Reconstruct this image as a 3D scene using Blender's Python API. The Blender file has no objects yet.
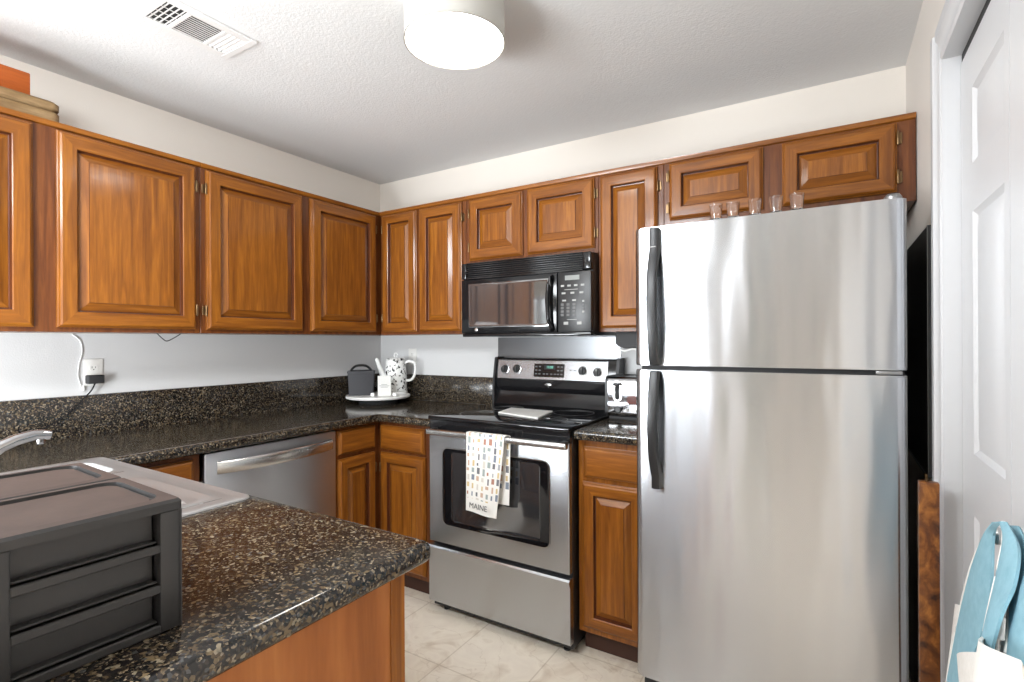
import bpy, bmesh, math, random
from mathutils import Vector, Matrix

S = bpy.context.scene
COL = S.collection
rnd = random.Random(7)

# ------------------------------------------------------------------ camera, sky, lights, exposure
F, YAW, ROLL = 518.13, 0.5528, -0.0048
CAM = Vector((2.7101, -2.6277, 1.331))
D0 = Vector((-math.sin(YAW), math.cos(YAW), 0)); R0 = Vector((math.cos(YAW), math.sin(YAW), 0)); U0 = Vector((0, 0, 1))
RR = R0 * math.cos(ROLL) + U0 * math.sin(ROLL); UU = U0 * math.cos(ROLL) - R0 * math.sin(ROLL)
cd = bpy.data.cameras.new('camera'); cam = bpy.data.objects.new('camera', cd); COL.objects.link(cam)
cd.sensor_width = 36; cd.lens = F / 1024 * 36; cd.clip_start = .02
m = Matrix.Identity(4)
for i in range(3):
    m[i][0] = RR[i]; m[i][1] = UU[i]; m[i][2] = -D0[i]; m[i][3] = CAM[i]
cam.matrix_world = m
S.camera = cam
S.view_settings.view_transform = 'Standard'; S.view_settings.look = 'None'
S.view_settings.gamma = 1; S.view_settings.use_curve_mapping = False
S.view_settings.exposure = 0.15

W = bpy.data.worlds.new('overcast_sky'); S.world = W; W.use_nodes = True
W.node_tree.nodes['Background'].inputs[0].default_value = (.95, .97, 1, 1)
W.node_tree.nodes['Background'].inputs[1].default_value = 1.5

def area(name, loc, rot, sx, sy, watts=0, col=(1, 1, 1), portal=False):
    l = bpy.data.lights.new(name, 'AREA'); l.shape = 'RECTANGLE'; l.size = sx; l.size_y = sy
    l.energy = watts; l.color = col
    o = bpy.data.objects.new(name, l); COL.objects.link(o); o.location = loc; o.rotation_euler = rot
    if portal: l.cycles.is_portal = True
    return o
area('sky_portal_patio', (-2.1, -6.28, 1.1), (math.pi / 2, 0, 0), 2.4, 2.1, portal=True)
area('sky_portal_window', (1.85, -6.28, 1.1), (math.pi / 2, 0, 0), .6, 2.1, portal=True)
def aim(o, tgt):
    o.rotation_euler = (Vector(tgt) - o.location).to_track_quat('-Z', 'Y').to_euler(); return o
LC = (.91, .96, 1)
aim(area('ceiling_fill_light', (.25, -4.5, .95), (0, 0, 0), .8, 1.0, 84, LC), (2.9, -.3, 2.7))  # added fill light out of view, brightens the kitchen ceiling
aim(area('patio_daylight', (-2.1, -6.1, 1.15), (0, 0, 0), 2.3, 2.0, 32, LC), (1.3, -.6, .9))
aim(area('left_wall_fill_light', (1.15, -3.1, 1.0), (0, 0, 0), .4, .7, 38, LC), (0, -.6, .95))  # invented source, added to lift the wall under the left cabinets
aim(area('overhead_fill_light', (1.45, -3.0, 2.38), (0, 0, 0), .6, .8, 72, LC), (.8, -1.0, .5))  # unseen fill added overhead for cabinets, counters and floor
area('dining_fill_light', (-1.2, -4.5, 2.425), (0, 0, 0), 1.4, 1.4, 44, LC)  # extra fill added over the dining area, not a known fixture

def at(x, y, ax, v):                       # where the sight line through a picture point meets a wall, counter or door plane
    R = D0 + (x - 512) / F * RR - (y - 341) / F * UU
    i = 'xyz'.index(ax)
    return CAM + R * ((v - CAM[i]) / R[i])

# ------------------------------------------------------------------ materials
def newmat(name):
    M = bpy.data.materials.new(name); M.use_nodes = True
    nt = M.node_tree; return M, nt, nt.nodes['Principled BSDF']

def plain(name, col, rough=.5, metal=0, coat=0, emit=0, spec=.5, trans=0, ior=1.45):
    M, nt, b = newmat(name)
    b.inputs['Base Color'].default_value = (*col, 1); b.inputs['Roughness'].default_value = rough
    b.inputs['Metallic'].default_value = metal; b.inputs['Coat Weight'].default_value = coat
    b.inputs['Specular IOR Level'].default_value = spec; b.inputs['Transmission Weight'].default_value = trans
    b.inputs['IOR'].default_value = ior
    if emit:
        b.inputs['Emission Color'].default_value = (*col, 1); b.inputs['Emission Strength'].default_value = emit
    n = nt.nodes.new('ShaderNodeTexNoise'); n.inputs['Scale'].default_value = 60       # faint surface irregularity
    mr = nt.nodes.new('ShaderNodeMapRange'); mr.inputs[3].default_value = max(0, rough - .03); mr.inputs[4].default_value = min(1, rough + .03)
    if rough > .06:
        nt.links.new(n.outputs['Fac'], mr.inputs[0]); nt.links.new(mr.outputs[0], b.inputs['Roughness'])
    return M

def ramp(nt, stops, interp='LINEAR'):
    r = nt.nodes.new('ShaderNodeValToRGB'); cr = r.color_ramp; cr.interpolation = interp
    while len(cr.elements) < len(stops): cr.elements.new(.5)
    for e, (p, c) in zip(cr.elements, stops): e.position = p; e.color = (*c, 1)
    return r

def coords(nt, scale, kind='Object', rand=True):
    tc = nt.nodes.new('ShaderNodeTexCoord'); mp = nt.nodes.new('ShaderNodeMapping')
    mp.inputs['Scale'].default_value = scale
    nt.links.new(tc.outputs[kind], mp.inputs['Vector'])
    if rand:
        oi = nt.nodes.new('ShaderNodeObjectInfo'); mu = nt.nodes.new('ShaderNodeMath'); mu.operation = 'MULTIPLY'; mu.inputs[1].default_value = 37
        nt.links.new(oi.outputs['Random'], mu.inputs[0]); cb = nt.nodes.new('ShaderNodeCombineXYZ')
        for k in range(3): nt.links.new(mu.outputs[0], cb.inputs[k])
        nt.links.new(cb.outputs[0], mp.inputs['Location'])
    return mp

def wood(name, c0, c1, c2, scale, rough=.22, coat=.35, bump=.02):
    M, nt, b = newmat(name); L = nt.links.new
    mp = coords(nt, scale)
    n = nt.nodes.new('ShaderNodeTexNoise'); n.inputs['Scale'].default_value = 2.2; n.inputs['Detail'].default_value = 6; n.inputs['Distortion'].default_value = .7
    L(mp.outputs[0], n.inputs['Vector'])
    r = ramp(nt, [(.30, c0), (.52, c1), (.74, c2)]); L(n.outputs['Fac'], r.inputs[0])
    n2 = nt.nodes.new('ShaderNodeTexNoise'); n2.inputs['Scale'].default_value = 14; n2.inputs['Detail'].default_value = 3
    L(mp.outputs[0], n2.inputs['Vector'])
    r2 = ramp(nt, [(.35, (.86, .84, .82)), (.65, (1, 1, 1))]); L(n2.outputs['Fac'], r2.inputs[0])
    mx = nt.nodes.new('ShaderNodeMix'); mx.data_type = 'RGBA'; mx.blend_type = 'MULTIPLY'; mx.inputs[0].default_value = 1
    L(r.outputs[0], mx.inputs[6]); L(r2.outputs[0], mx.inputs[7]); L(mx.outputs[2], b.inputs['Base Color'])
    bp = nt.nodes.new('ShaderNodeBump'); bp.inputs['Strength'].default_value = bump; bp.inputs['Distance'].default_value = .01
    L(n2.outputs['Fac'], bp.inputs['Height']); L(bp.outputs[0], b.inputs['Normal'])
    b.inputs['Roughness'].default_value = rough + .16; b.inputs['Specular IOR Level'].default_value = .25; b.inputs['Coat Weight'].default_value = coat; b.inputs['Coat Roughness'].default_value = max(.05, rough - .09)
    return M

def stainless(name, base=.58, rough=.26, aniso=.7, wave=0.0):
    M, nt, b = newmat(name); L = nt.links.new
    b.inputs['Base Color'].default_value = (base * .955, base * .985, base * 1.035, 1); b.inputs['Metallic'].default_value = 1
    b.inputs['Roughness'].default_value = rough; b.inputs['Anisotropic'].default_value = aniso
    b.inputs['Anisotropic Rotation'].default_value = 0.25
    tg = nt.nodes.new('ShaderNodeTangent'); tg.direction_type = 'UV_MAP'; L(tg.outputs[0], b.inputs['Tangent'])
    mp = coords(nt, (3, 3, 420), rand=False)
    n = nt.nodes.new('ShaderNodeTexNoise'); n.inputs['Scale'].default_value = 1; n.inputs['Detail'].default_value = 3; L(mp.outputs[0], n.inputs['Vector'])
    
    if wave:                                # sheet metal is never quite flat
        mp2 = coords(nt, (9, 9, 1.5), rand=False)
        n2 = nt.nodes.new('ShaderNodeTexNoise'); n2.inputs['Scale'].default_value = 1; n2.inputs['Detail'].default_value = 1; L(mp2.outputs[0], n2.inputs['Vector'])
        b2 = nt.nodes.new('ShaderNodeBump'); b2.inputs['Strength'].default_value = wave; b2.inputs['Distance'].default_value = .02
        L(n2.outputs['Fac'], b2.inputs['Height']); L(b2.outputs[0], b.inputs['Normal'])
    return M

def granite(name):
    M, nt, b = newmat(name); L = nt.links.new
    mp = coords(nt, (1, 1, 1), rand=False)
    v = nt.nodes.new('ShaderNodeTexVoronoi'); v.inputs['Scale'].default_value = 195; L(mp.outputs[0], v.inputs['Vector'])
    sp = nt.nodes.new('ShaderNodeSeparateColor'); L(v.outputs['Color'], sp.inputs[0])
    r = ramp(nt, [(0, (.008, .007, .007)), (.34, (.030, .023, .018)), (.52, (.070, .049, .028)), (.66, (.125, .090, .050)), (.78, (.014, .012, .012)), (.86, (.20, .165, .115)), (.93, (.060, .060, .060))], 'CONSTANT')
    L(sp.outputs[0], r.inputs[0])
    v2 = nt.nodes.new('ShaderNodeTexVoronoi'); v2.inputs['Scale'].default_value = 330; L(mp.outputs[0], v2.inputs['Vector'])
    s2 = nt.nodes.new('ShaderNodeSeparateColor'); L(v2.outputs['Color'], s2.inputs[0])
    r2 = ramp(nt, [(0, (.006, .006, .006)), (.55, (.05, .036, .022)), (.75, (.015, .014, .013)), (.88, (.20, .16, .11))], 'CONSTANT'); L(s2.outputs[1], r2.inputs[0])
    nz = nt.nodes.new('ShaderNodeTexNoise'); nz.inputs['Scale'].default_value = 60; L(mp.outputs[0], nz.inputs['Vector'])
    rz = ramp(nt, [(.45, (0, 0, 0)), (.6, (1, 1, 1))]); L(nz.outputs['Fac'], rz.inputs[0])
    mx = nt.nodes.new('ShaderNodeMix'); mx.data_type = 'RGBA'; L(rz.outputs[0], mx.inputs[0]); L(r.outputs[0], mx.inputs[6]); L(r2.outputs[0], mx.inputs[7])
    L(mx.outputs[2], b.inputs['Base Color'])
    b.inputs['Roughness'].default_value = .13; b.inputs['Specular IOR Level'].default_value = .55
    return M

def painted(name, col, bump=.0, scale=200, rough=.6):
    M, nt, b = newmat(name); L = nt.links.new
    b.inputs['Base Color'].default_value = (*col, 1); b.inputs['Roughness'].default_value = rough
    mp = coords(nt, (1, 1, 1), rand=False)
    n = nt.nodes.new('ShaderNodeTexNoise'); n.inputs['Scale'].default_value = scale; n.inputs['Detail'].default_value = 4; L(mp.outputs[0], n.inputs['Vector'])
    bp = nt.nodes.new('ShaderNodeBump'); bp.inputs['Strength'].default_value = bump; bp.inputs['Distance'].default_value = .01
    L(n.outputs['Fac'], bp.inputs['Height']); L(bp.outputs[0], b.inputs['Normal'])
    return M

def two_tone_wall(name, upper, lower, split):        # cream colour above the split height, neutral grey below it
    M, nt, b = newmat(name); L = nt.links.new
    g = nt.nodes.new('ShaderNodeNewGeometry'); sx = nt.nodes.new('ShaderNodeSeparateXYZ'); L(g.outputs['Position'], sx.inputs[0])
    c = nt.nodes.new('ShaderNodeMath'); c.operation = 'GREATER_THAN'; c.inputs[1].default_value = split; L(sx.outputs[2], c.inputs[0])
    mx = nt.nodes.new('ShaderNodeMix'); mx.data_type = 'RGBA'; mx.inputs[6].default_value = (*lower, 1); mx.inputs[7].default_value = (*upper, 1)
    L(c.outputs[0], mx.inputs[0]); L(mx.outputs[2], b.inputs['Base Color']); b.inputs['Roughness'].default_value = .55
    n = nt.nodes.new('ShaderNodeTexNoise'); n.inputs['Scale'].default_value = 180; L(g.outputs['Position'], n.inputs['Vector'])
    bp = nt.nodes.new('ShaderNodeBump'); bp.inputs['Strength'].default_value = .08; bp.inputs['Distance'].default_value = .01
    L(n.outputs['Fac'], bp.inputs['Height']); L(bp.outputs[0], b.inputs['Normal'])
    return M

def floor_tiles(name):
    M, nt, b = newmat(name); L = nt.links.new
    mp = coords(nt, (1, 1, 1), rand=False); mp.inputs['Location'].default_value = (.37 - .22, .605, 0)
    br = nt.nodes.new('ShaderNodeTexBrick'); L(mp.outputs[0], br.inputs['Vector'])
    br.inputs['Scale'].default_value = 1; br.inputs['Brick Width'].default_value = .37; br.inputs['Row Height'].default_value = .37
    br.inputs['Mortar Size'].default_value = .0035; br.inputs['Mortar Smooth'].default_value = .3; br.offset = 0; br.inputs['Bias'].default_value = 0
    br.inputs['Color1'].default_value = (.76, .685, .58, 1); br.inputs['Color2'].default_value = (.80, .735, .64, 1); br.inputs['Mortar'].default_value = (.62, .54, .44, 1)
    n = nt.nodes.new('ShaderNodeTexNoise'); n.inputs['Scale'].default_value = 5; n.inputs['Detail'].default_value = 7; n.inputs['Distortion'].default_value = 1.6; L(mp.outputs[0], n.inputs['Vector'])
    r = ramp(nt, [(.30, (.74, .66, .58)), (.5, (1, .98, .95)), (.7, (.90, .86, .83))]); L(n.outputs['Fac'], r.inputs[0])
    mx = nt.nodes.new('ShaderNodeMix'); mx.data_type = 'RGBA'; mx.blend_type = 'MULTIPLY'; mx.inputs[0].default_value = .9
    L(br.outputs['Color'], mx.inputs[6]); L(r.outputs[0], mx.inputs[7])
    n2 = nt.nodes.new('ShaderNodeTexNoise'); n2.inputs['Scale'].default_value = 2.1; n2.inputs['Detail'].default_value = 5; n2.inputs['Distortion'].default_value = 2; L(mp.outputs[0], n2.inputs['Vector'])
    a = nt.nodes.new('ShaderNodeMath'); a.operation = 'SUBTRACT'; a.inputs[1].default_value = .5; L(n2.outputs['Fac'], a.inputs[0])
    ab = nt.nodes.new('ShaderNodeMath'); ab.operation = 'ABSOLUTE'; L(a.outputs[0], ab.inputs[0])
    rv = ramp(nt, [(0, (.55, .45, .36)), (.008, (1, 1, 1))]); L(ab.outputs[0], rv.inputs[0])
    m2 = nt.nodes.new('ShaderNodeMix'); m2.data_type = 'RGBA'; m2.blend_type = 'MULTIPLY'; m2.inputs[0].default_value = .30
    L(mx.outputs[2], m2.inputs[6]); L(rv.outputs[0], m2.inputs[7]); L(m2.outputs[2], b.inputs['Base Color'])
    b.inputs['Roughness'].default_value = .38
    bp = nt.nodes.new('ShaderNodeBump'); bp.inputs['Strength'].default_value = .25; bp.inputs['Distance'].default_value = .003; bp.invert = True
    L(br.outputs['Fac'], bp.inputs['Height']); L(bp.outputs[0], b.inputs['Normal'])
    return M

def blotches(name, c0, c1, scale, thr):
    M, nt, b = newmat(name); L = nt.links.new
    mp = coords(nt, (1, 1, 1), rand=False)
    n = nt.nodes.new('ShaderNodeTexNoise'); n.inputs['Scale'].default_value = scale; n.inputs['Detail'].default_value = 3; L(mp.outputs[0], n.inputs['Vector'])
    r = ramp(nt, [(0, c0), (thr, c1)], 'CONSTANT'); L(n.outputs['Fac'], r.inputs[0]); L(r.outputs[0], b.inputs['Base Color'])
    b.inputs['Roughness'].default_value = .2
    return M

def dusty(name, c0, c1, scale=14, rough=.6):
    M, nt, b = newmat(name); L = nt.links.new
    mp = coords(nt, (1, 1, 1), rand=False)
    n = nt.nodes.new('ShaderNodeTexNoise'); n.inputs['Scale'].default_value = scale; n.inputs['Detail'].default_value = 8; n.inputs['Roughness'].default_value = .7; L(mp.outputs[0], n.inputs['Vector'])
    r = ramp(nt, [(.3, c0), (.7, c1)]); L(n.outputs['Fac'], r.inputs[0]); L(r.outputs[0], b.inputs['Base Color']); b.inputs['Roughness'].default_value = rough
    return M

def towel_print(name):
    M, nt, b = newmat(name); L = nt.links.new
    uv = nt.nodes.new('ShaderNodeTexCoord'); mp = nt.nodes.new('ShaderNodeMapping'); mp.inputs['Scale'].default_value = (7, 11, 1); L(uv.outputs['UV'], mp.inputs['Vector'])
    fl = nt.nodes.new('ShaderNodeVectorMath'); fl.operation = 'FLOOR'; L(mp.outputs[0], fl.inputs[0])
    fr = nt.nodes.new('ShaderNodeVectorMath'); fr.operation = 'FRACTION'; L(mp.outputs[0], fr.inputs[0])
    wn = nt.nodes.new('ShaderNodeTexWhiteNoise'); L(fl.outputs[0], wn.inputs['Vector'])
    ws = nt.nodes.new('ShaderNodeSeparateColor'); L(wn.outputs['Color'], ws.inputs[0])
    s = nt.nodes.new('ShaderNodeSeparateXYZ'); L(fr.outputs[0], s.inputs[0])
    def mask(sock, half, rs, rj):
        j = nt.nodes.new('ShaderNodeMath'); j.operation = 'MULTIPLY_ADD'; j.inputs[1].default_value = .26; j.inputs[2].default_value = .37; L(rj, j.inputs[0])
        a = nt.nodes.new('ShaderNodeMath'); a.operation = 'SUBTRACT'; L(sock, a.inputs[0]); L(j.outputs[0], a.inputs[1])
        ab = nt.nodes.new('ShaderNodeMath'); ab.operation = 'ABSOLUTE'; L(a.outputs[0], ab.inputs[0])
        ml = nt.nodes.new('ShaderNodeMath'); ml.operation = 'MULTIPLY_ADD'; ml.inputs[1].default_value = half * .8; ml.inputs[2].default_value = half * .5; L(rs, ml.inputs[0])
        c = nt.nodes.new('ShaderNodeMath'); c.operation = 'LESS_THAN'; L(ab.outputs[0], c.inputs[0]); L(ml.outputs[0], c.inputs[1]); return c
    mx_, my_ = mask(s.outputs[0], .24, ws.outputs[1], ws.outputs[2]), mask(s.outputs[1], .36, ws.outputs[2], ws.outputs[1])
    mm = nt.nodes.new('ShaderNodeMath'); mm.operation = 'MULTIPLY'; L(mx_.outputs[0], mm.inputs[0]); L(my_.outputs[0], mm.inputs[1])
    uvs = nt.nodes.new('ShaderNodeSeparateXYZ'); L(uv.outputs['UV'], uvs.inputs[0])
    gt = nt.nodes.new('ShaderNodeMath'); gt.operation = 'GREATER_THAN'; gt.inputs[1].default_value = .16; L(uvs.outputs[1], gt.inputs[0])
    m3 = nt.nodes.new('ShaderNodeMath'); m3.operation = 'MULTIPLY'; L(mm.outputs[0], m3.inputs[0]); L(gt.outputs[0], m3.inputs[1])
    r = ramp(nt, [(0, (.20, .23, .28)), (.16, (.60, .46, .24)), (.28, (.40, .20, .14)), (.40, (.32, .37, .35)), (.55, (.16, .16, .17)), (.66, (.55, .38, .28)), (.78, (.36, .37, .38)), (.9, (.62, .58, .52))], 'CONSTANT'); L(ws.outputs[0], r.inputs[0])
    mx = nt.nodes.new('ShaderNodeMix'); mx.data_type = 'RGBA'; mx.inputs[6].default_value = (.80, .78, .74, 1); L(m3.outputs[0], mx.inputs[0]); L(r.outputs[0], mx.inputs[7])
    L(mx.outputs[2], b.inputs['Base Color']); b.inputs['Roughness'].default_value = .9
    return M

def window_glass(name):
    M, nt, b = newmat(name); L = nt.links.new
    t = nt.nodes.new('ShaderNodeBsdfTransparent'); g = nt.nodes.new('ShaderNodeBsdfGlossy'); g.inputs['Roughness'].default_value = .02
    x = nt.nodes.new('ShaderNodeMixShader'); x.inputs[0].default_value = .06; L(t.outputs[0], x.inputs[1]); L(g.outputs[0], x.inputs[2])
    L(x.outputs[0], nt.nodes['Material Output'].inputs[0]); return M

V_, H_ = (24, 24, 1.5), (1.5, 1.5, 24)
WC = ((.155, .046, .0055), (.240, .078, .0085), (.330, .118, .0125))
FC = ((.085, .023, .006), (.14, .042, .010), (.20, .064, .015))
MT = {
    'wood_v': wood('stained_wood_upright', *WC, V_), 'wood_h': wood('stained_wood_level', *WC, H_),
    'frame_v': wood('dark_stained_frame', *FC, V_), 'panel_end': wood('end_panel_veneer', (.20, .065, .016), (.34, .115, .030), (.42, .16, .045), (5, 5, .6), .4, .1),
    'glaze': wood('dark_groove_glaze', (.06, .016, .006), (.09, .024, .008), (.12, .034, .010), V_),
    'toe': plain('toe_board', (.05, .018, .010), .5),
    'bronze': plain('hinge_bronze', (.22, .14, .07), .35, .9),
    'granite': granite('speckled_granite'),
    'steel': stainless('brushed_steel', .52, .27, .85), 'steel_f': stainless('fridge_steel', .59, .27, .92, .3),
    'steel_w': stainless('washer_steel', .68, .40, .6), 'steel_d': stainless('dull_steel_sheet', .30, .34, .8), 'steel_s': plain('satin_steel', (.62, .62, .61), .25, 1), 'chrome': plain('chrome', (.36, .36, .37), .10, 1),
    'sink': plain('sink_steel', (.56, .56, .56), .45, 1),
    'blk': plain('black_gloss', (.010, .010, .011), .12), 'blk_s': plain('black_satin', (.018, .018, .019), .35), 'blk_m': plain('black_matte', (.022, .022, .023), .6),
    'glassblk': plain('black_glass', (.006, .006, .007), .04, spec=.7), 'grey_glass': plain('dark_window_glass', (.03, .03, .032), .05, spec=.5, ior=2.5),
    'char': plain('charcoal_plastic', (.030, .029, .029), .42), 'char_top': dusty('dusty_plastic_top', (.036, .023, .019), (.062, .041, .034)),
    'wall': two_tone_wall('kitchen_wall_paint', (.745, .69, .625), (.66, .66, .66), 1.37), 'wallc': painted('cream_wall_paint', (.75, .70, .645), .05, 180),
    'ceil': painted('textured_ceiling', (.74, .74, .74), .16, 110, .8), 'floor': floor_tiles('stone_floor_tiles'),
    'white': plain('white_trim_paint', (.60, .60, .61), .35), 'whiteg': plain('white_ceramic', (.85, .85, .83), .15),
    'plate': plain('white_plastic', (.80, .79, .76), .35), 'slot': plain('dark_slot', (.02, .02, .02), .7),
    'btn': plain('grey_button', (.09, .09, .09), .4), 'btn_l': plain('pale_print', (.32, .32, .31), .5),
    'lcd': plain('green_display', (.18, .55, .42), .4, emit=.6), 'lcd_off': plain('grey_display', (.22, .23, .22), .3),
    'shade': plain('lamp_shade_fabric', (.42, .405, .375), .8, emit=.2), 'diff': plain('lamp_diffuser', (1, .97, .92), .5, emit=24.0),
    'trimline': plain('lamp_rim_metal', (.45, .42, .38), .4, .6), 'ventm': plain('vent_enamel', (.74, .73, .72), .4), 'ventd': plain('vent_dark', (.03, .03, .03), .8),
    'glass': plain('clear_glass', (1, 1, 1), .09, trans=1, ior=1.45), 'pane': window_glass('window_pane_glass'),
    'towel': towel_print('printed_tea_towel'), 'ink': plain('grey_ink', (.10, .10, .10), .8),
    'blue': dusty('pale_blue_cotton', (.20, .38, .46), (.27, .47, .55), 40, .9), 'canvas': dusty('white_canvas', (.74, .71, .66), (.82, .80, .76), 60, .9),
    'kettle': blotches('flower_print_ceramic', (.85, .85, .83), (.03, .03, .03), 60, .575), 'card': plain('white_card', (.70, .69, .66), .7),
    'caddy': plain('charcoal_leatherette', (.035, .035, .04), .5), 'cord_w': plain('white_cord', (.78, .78, .77), .4),
    'orange': wood('orange_wood', (.26, .050, .005), (.33, .070, .007), (.38, .09, .011), (1, 1, 8), .35, .2),
    'tanwood': wood('tan_wood', (.15, .085, .035), (.24, .155, .075), (.31, .21, .11), (2, 2, 14), .5, 0),
    'boardw': wood('dark_figured_wood', (.035, .011, .005), (.17, .055, .012), (.40, .155, .030), (14, 14, 10), .3, .3),
    'cream': plain('cream_board', (.80, .79, .76), .35), 'slate': plain('black_board', (.048, .049, .052), .5), 'grey': plain('grey_metal', (.30, .30, .30), .35, .8),
    'red': plain('red_reflection', (.10, .02, .012), .15),
    'lawn': dusty('lawn_green', (.05, .10, .02), (.12, .20, .05), 30, .9), 'leaf': dusty('hedge_green', (.02, .06, .01), (.10, .20, .04), 9, .8),
}

# ------------------------------------------------------------------ mesh helpers
class MB:
    def __init__(s): s.bm = bmesh.new(); s.uv = {}
    def face(s, pts, mi=0):
        f = s.bm.faces.new([s.bm.verts.new(p) for p in pts]); f.material_index = mi; return f
    def box(s, x0, x1, y0, y1, z0, z1, bev=0, seg=2, mi=0):
        b = s.bm
        v = [b.verts.new((x, y, z)) for z in (min(z0, z1), max(z0, z1)) for y in (min(y0, y1), max(y0, y1)) for x in (min(x0, x1), max(x0, x1))]
        fs = [b.faces.new([v[i] for i in q]) for q in ((0, 2, 3, 1), (4, 5, 7, 6), (0, 1, 5, 4), (2, 6, 7, 3), (0, 4, 6, 2), (1, 3, 7, 5))]
        for f in fs: f.material_index = mi
        if bev:
            es = list({e for f in fs for e in f.edges})
            bmesh.ops.bevel(b, geom=es, offset=bev, segments=seg, affect='EDGES', profile=.5)
        return s
    def prism(s, pts, ax, a0, a1, mi=0):       # polygon pts in the two other axes (order x,y,z without ax)
        def P(p, a): return (a, p[0], p[1]) if ax == 'x' else (p[0], a, p[1]) if ax == 'y' else (p[0], p[1], a)
        b = s.bm; A = [b.verts.new(P(p, a0)) for p in pts]; B = [b.verts.new(P(p, a1)) for p in pts]
        n = len(pts); fs = [b.faces.new(A), b.faces.new(B[::-1])] + [b.faces.new((A[i], A[(i + 1) % n], B[(i + 1) % n], B[i])) for i in range(n)]
        for f in fs: f.material_index = mi
        return s
    def loft(s, rings, cap0=True, cap1=True, mi=0, mis=None, closed=True):
        b = s.bm; R = [[b.verts.new(p) for p in r] for r in rings]; n = len(R[0])
        for k in range(len(R) - 1):
            for i in range(n if closed else n - 1):
                f = b.faces.new((R[k][i], R[k][(i + 1) % n], R[k + 1][(i + 1) % n], R[k + 1][i])); f.material_index = mis[i % len(mis)] if mis else mi
        if cap0: f = b.faces.new(R[0][::-1]); f.material_index = mi
        if cap1: f = b.faces.new(R[-1]); f.material_index = mi
        return s
    def lathe(s, prof, c, seg=28, ax='z', mi=0):
        rings = []
        for r, h in prof:
            r = max(r, 1e-5); ring = []
            for i in range(seg):
                t = 2 * math.pi * i / seg; a, q = r * math.cos(t), r * math.sin(t)
                p = {'z': (a, q, h), 'y': (a, -h, q), 'x': (h, a, q)}[ax]
                ring.append((c[0] + p[0], c[1] + p[1], c[2] + p[2]))
            rings.append(ring)
        return s.loft(rings, mi=mi)
    def tube(s, path, r, seg=10, mi=0, up=(0, 0, 1), wid=None):   # wid: half widths (across, along up) for strap-like sections
        pts = [Vector(p) for p in path]; rings = []; n = len(pts)
        for i, p in enumerate(pts):
            t = (pts[min(i + 1, n - 1)] - pts[max(i - 1, 0)]).normalized()
            u = Vector(up)
            if abs(t.dot(u)) > .98: u = Vector((1, 0, 0)) if abs(t.x) < .9 else Vector((0, 1, 0))
            a = t.cross(u).normalized(); u = a.cross(t).normalized()
            ra, ru = (r[i] if isinstance(r, (list, tuple)) else r,) * 2
            if wid: ra, ru = wid
            rings.append([p + a * ra * math.cos(2 * math.pi * k / seg) + u * ru * math.sin(2 * math.pi * k / seg) for k in range(seg)])
        return s.loft(rings, mi=mi)
    def sheet(s, grid, th, mi=0, uvs=True):       # closed thin sheet from a grid of points
        b = s.bm; nr, nc = len(grid), len(grid[0]); G = [[Vector(p) for p in r] for r in grid]; A = []; B = []
        for i in range(nr):
            ra, rb = [], []
            for j in range(nc):
                du = G[min(i + 1, nr - 1)][j] - G[max(i - 1, 0)][j]; dv = G[i][min(j + 1, nc - 1)] - G[i][max(j - 1, 0)]
                n = du.cross(dv).normalized() * th / 2
                va, vb = b.verts.new(G[i][j] + n), b.verts.new(G[i][j] - n)
                s.uv[va] = s.uv[vb] = (j / (nc - 1), 1 - i / (nr - 1)); ra.append(va); rb.append(vb)
            A.append(ra); B.append(rb)
        def q(*v): f = b.faces.new(v); f.material_index = mi
        for i in range(nr - 1):
            for j in range(nc - 1):
                q(A[i][j], A[i][j + 1], A[i + 1][j + 1], A[i + 1][j]); q(B[i][j], B[i + 1][j], B[i + 1][j + 1], B[i][j + 1])
        for i in range(nr - 1):
            q(A[i][0], A[i + 1][0], B[i + 1][0], B[i][0]); q(A[i][-1], B[i][-1], B[i + 1][-1], A[i + 1][-1])
        for j in range(nc - 1):
            q(A[0][j], B[0][j], B[0][j + 1], A[0][j + 1]); q(A[-1][j], A[-1][j + 1], B[-1][j + 1], B[-1][j])
        return s
    def build(s, name, mats, parent=None, local=False, ang=35):
        if isinstance(mats, str): mats = [mats]
        bm = s.bm; bmesh.ops.recalc_face_normals(bm, faces=bm.faces[:])
        uvl = bm.loops.layers.uv.new('UVMap')
        for f in bm.faces:
            n = f.normal; k = max(range(3), key=lambda i: abs(n[i]))
            for l in f.loops:
                c = l.vert.co
                l[uvl].uv = s.uv[l.vert] if l.vert in s.uv else ((c.y, c.z) if k == 0 else (c.x, c.z) if k == 1 else (c.x, c.y))
        if parent is not None and not local:
            o = ORG[parent.name]
            for v in bm.verts: v.co -= o
        me = bpy.data.meshes.new(name); bm.to_mesh(me); bm.free()
        for k in mats: me.materials.append(MT[k])
        for p in me.polygons: p.use_smooth = True
        me.set_sharp_from_angle(angle=math.radians(ang))
        ob = bpy.data.objects.new(name, me); COL.objects.link(ob)
        if parent is not None:
            ob.parent = parent; ORG[ob.name] = ORG[parent.name]
        else: ORG[ob.name] = Vector((0, 0, 0))
        return ob
ORG = {}

def thing(name, label, cat, loc=(0, 0, 0), rotz=0, group=None):
    o = bpy.data.objects.new(name, None); COL.objects.link(o); o.empty_display_size = .05
    o.location = loc; o.rotation_euler = (0, 0, rotz); ORG[o.name] = Vector(loc)
    return tag(o, label, cat, group)
def tag(o, label, cat, group=None):
    o['label'] = label; o['category'] = cat
    if group: o['group'] = group
    return o
def struct(o): o['kind'] = 'structure'; return o

def wallmap(axis, base):                    # (u, z, h) -> world; 'x': plane x=base facing +x, 'y': plane y=base facing -y
    return (lambda u, z, h: (base + h, u, z)) if axis == 'x' else (lambda u, z, h: (u, base - h, z))

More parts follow.
